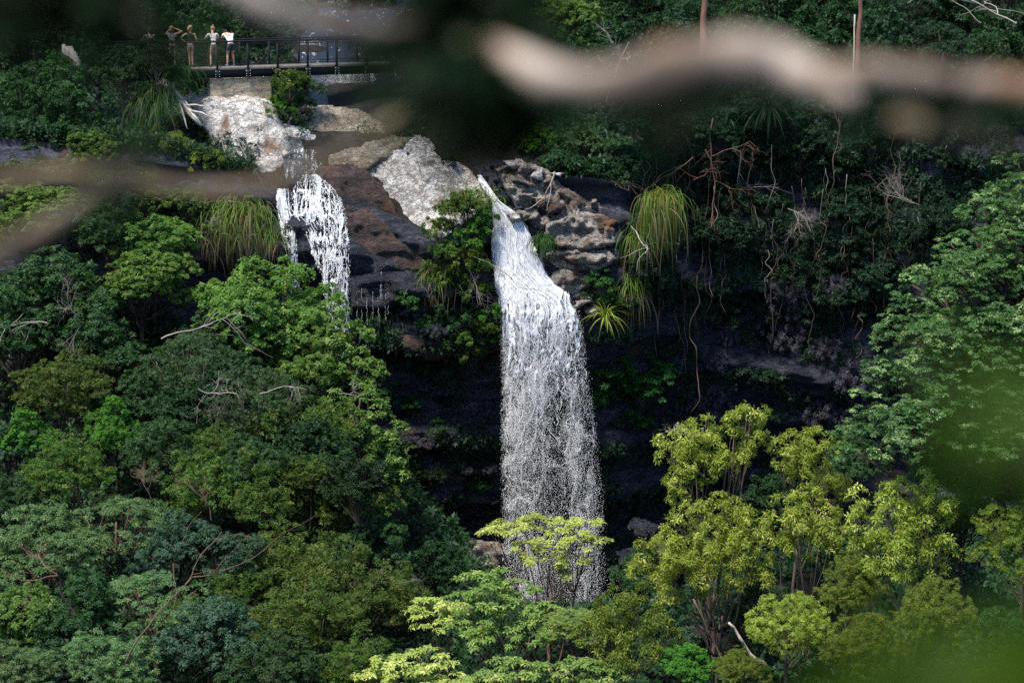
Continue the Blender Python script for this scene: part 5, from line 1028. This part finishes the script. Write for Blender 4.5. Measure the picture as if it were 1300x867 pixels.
near_branch('faint yellowish twig out of focus under the thinner pale branch', [(1130, 150, 1.6, 10), (1170, 160, 1.6, 14), (1210, 168, 1.6, 12), (1260, 166, 1.6, 6)], 'nearbark2', 6)
def leaf_spray(label, cx_, cy_, Y, rx, ry, n, L, w, mat, seed, depth=.2, stemto=None):
    """a leafy twig close to the lens: a stem with side shoots and real leaves on them"""
    g = np.random.default_rng(seed); root = P(cx_, cy_, Y); t = thing('leafy_twig', root, label, 'leafy twig'); pm = PPM(cx_, cy_, Y); a, b = rx/pm, ry/pm
    st0 = P(*stemto)-root; mb = MB(); lb = MB(); k_ = max(4, n//14)
    for q in range(k_):
        th = g.uniform(0, 6.28); e = np.array([math.cos(th)*a*g.uniform(.2, 1)**.6, g.uniform(-depth, depth), math.sin(th)*b*g.uniform(.2, 1)**.6]); br = wig(bez(st0, st0*.4+e*.1, e, 10), .01, 1, q)
        tube(mb, br, .0035*np.linspace(1, .4, 10), 4, cap=False); m_ = max(3, n//k_); ii = g.integers(3, 10, m_); C = br[ii]+g.normal(0, .22*min(a, b), (m_, 3))*np.array([1, .6, 1]); sprays(lb, C, np.tile([[0, -.3, 1.0]], (m_, 1)), 3, L, w, (-.4, .8), g, .6, .2)
    mb.obj('twig', M['bark'], t); lb.obj('leaves', M[mat], t); return t
leaf_spray('dark leafy twig out of focus between the short pale branch and the humped one', 590, 90, 1.7, 105, 140, 520, .030, .015, 'nearleaf', 1, stemto=(600, -60, 1.7))
leaf_spray('dark leafy twig out of focus below the start of the humped branch', 625, 120, 1.6, 95, 55, 240, .026, .013, 'nearleaf', 2, stemto=(620, 70, 1.55))
leaf_spray('dark leafy twig out of focus in the top corner over the hillside', 95, 25, 1.7, 150, 75, 260, .030, .014, 'nearleaf', 3, stemto=(120, -90, 1.7))
leaf_spray('dark leafy twig out of focus in the fork of the brown branches', 155, 215, 1.5, 40, 60, 22, .022, .010, 'nearleaf', 4, stemto=(150, 235, 1.42))
leaf_spray('dark leafy twig out of focus hanging under the thinner pale branch', 1190, 150, 1.65, 150, 32, 70, .026, .012, 'nearleaf', 5, stemto=(1180, 98, 1.62))
leaf_spray('dark leafy twig out of focus under the humped branch', 880, 140, 1.6, 150, 16, 44, .024, .011, 'nearleaf', 6, stemto=(880, 100, 1.5))
leaf_spray('large bright green leafy twig far out of focus in the bottom corner', 1330, 850, .55, 200, 240, 60, .034, .018, 'nearlime', 7, depth=.05, stemto=(1500, 1050, .62))
leaf_spray('thin green leafy twig far out of focus before the tiered tree', 1290, 560, .60, 120, 60, 6, .020, .010, 'nearlime', 8, depth=.04, stemto=(1480, 640, .6))

# ------------------------------------------------------------------ camera and light
cam = bpy.data.cameras.new('camera'); co = bpy.data.objects.new('camera', cam); col.objects.link(co); co.location = CAM; co.rotation_euler = (R(78), 0, 0)
cam.lens = 70; cam.sensor_width = 36; cam.clip_start = .05; cam.clip_end = 5000; cam.dof.use_dof = True; cam.dof.focus_distance = 82; cam.dof.aperture_fstop = 2.2
sc.camera = co
SE, SA = 66.0, -135.0       # sun elevation, azimuth from +y toward +x
sd = np.array([math.sin(R(SA))*math.cos(R(SE)), math.cos(R(SA))*math.cos(R(SE)), math.sin(R(SE))])
sl = bpy.data.lights.new('sun', 'SUN'); sl.energy = 4.2; sl.angle = R(11); sl.color = (1, .95, .86); so = bpy.data.objects.new('sun', sl); col.objects.link(so)
so.rotation_euler = Vector(sd).to_track_quat('Z', 'Y').to_euler(); so.location = (0, 0, 80)
w = bpy.data.worlds.new('World'); sc.world = w; w.use_nodes = True; nt = w.node_tree; bg = nt.nodes['Background']; sky = nt.nodes.new('ShaderNodeTexSky'); sky.sky_type = 'NISHITA'; sky.sun_disc = False
sky.ozone_density = 4.0; sky.dust_density = .3; sky.sun_elevation = R(SE); sky.sun_rotation = R(SA); nt.links.new(sky.outputs[0], bg.inputs[0]); bg.inputs[1].default_value = .15
vs = sc.view_settings; vs.view_transform = 'Standard'; vs.look = 'None'; vs.gamma = 1; vs.exposure = 0.87; vs.use_curve_mapping = False
cy = sc.cycles; cy.sample_clamp_direct = 12; cy.sample_clamp_indirect = 2; cy.max_bounces = 6; cy.diffuse_bounces = 2; cy.glossy_bounces = 2; cy.transmission_bounces = 4; cy.transparent_max_bounces = 4; cy.use_denoising = False; cy.caustics_reflective = False; cy.caustics_refractive = False
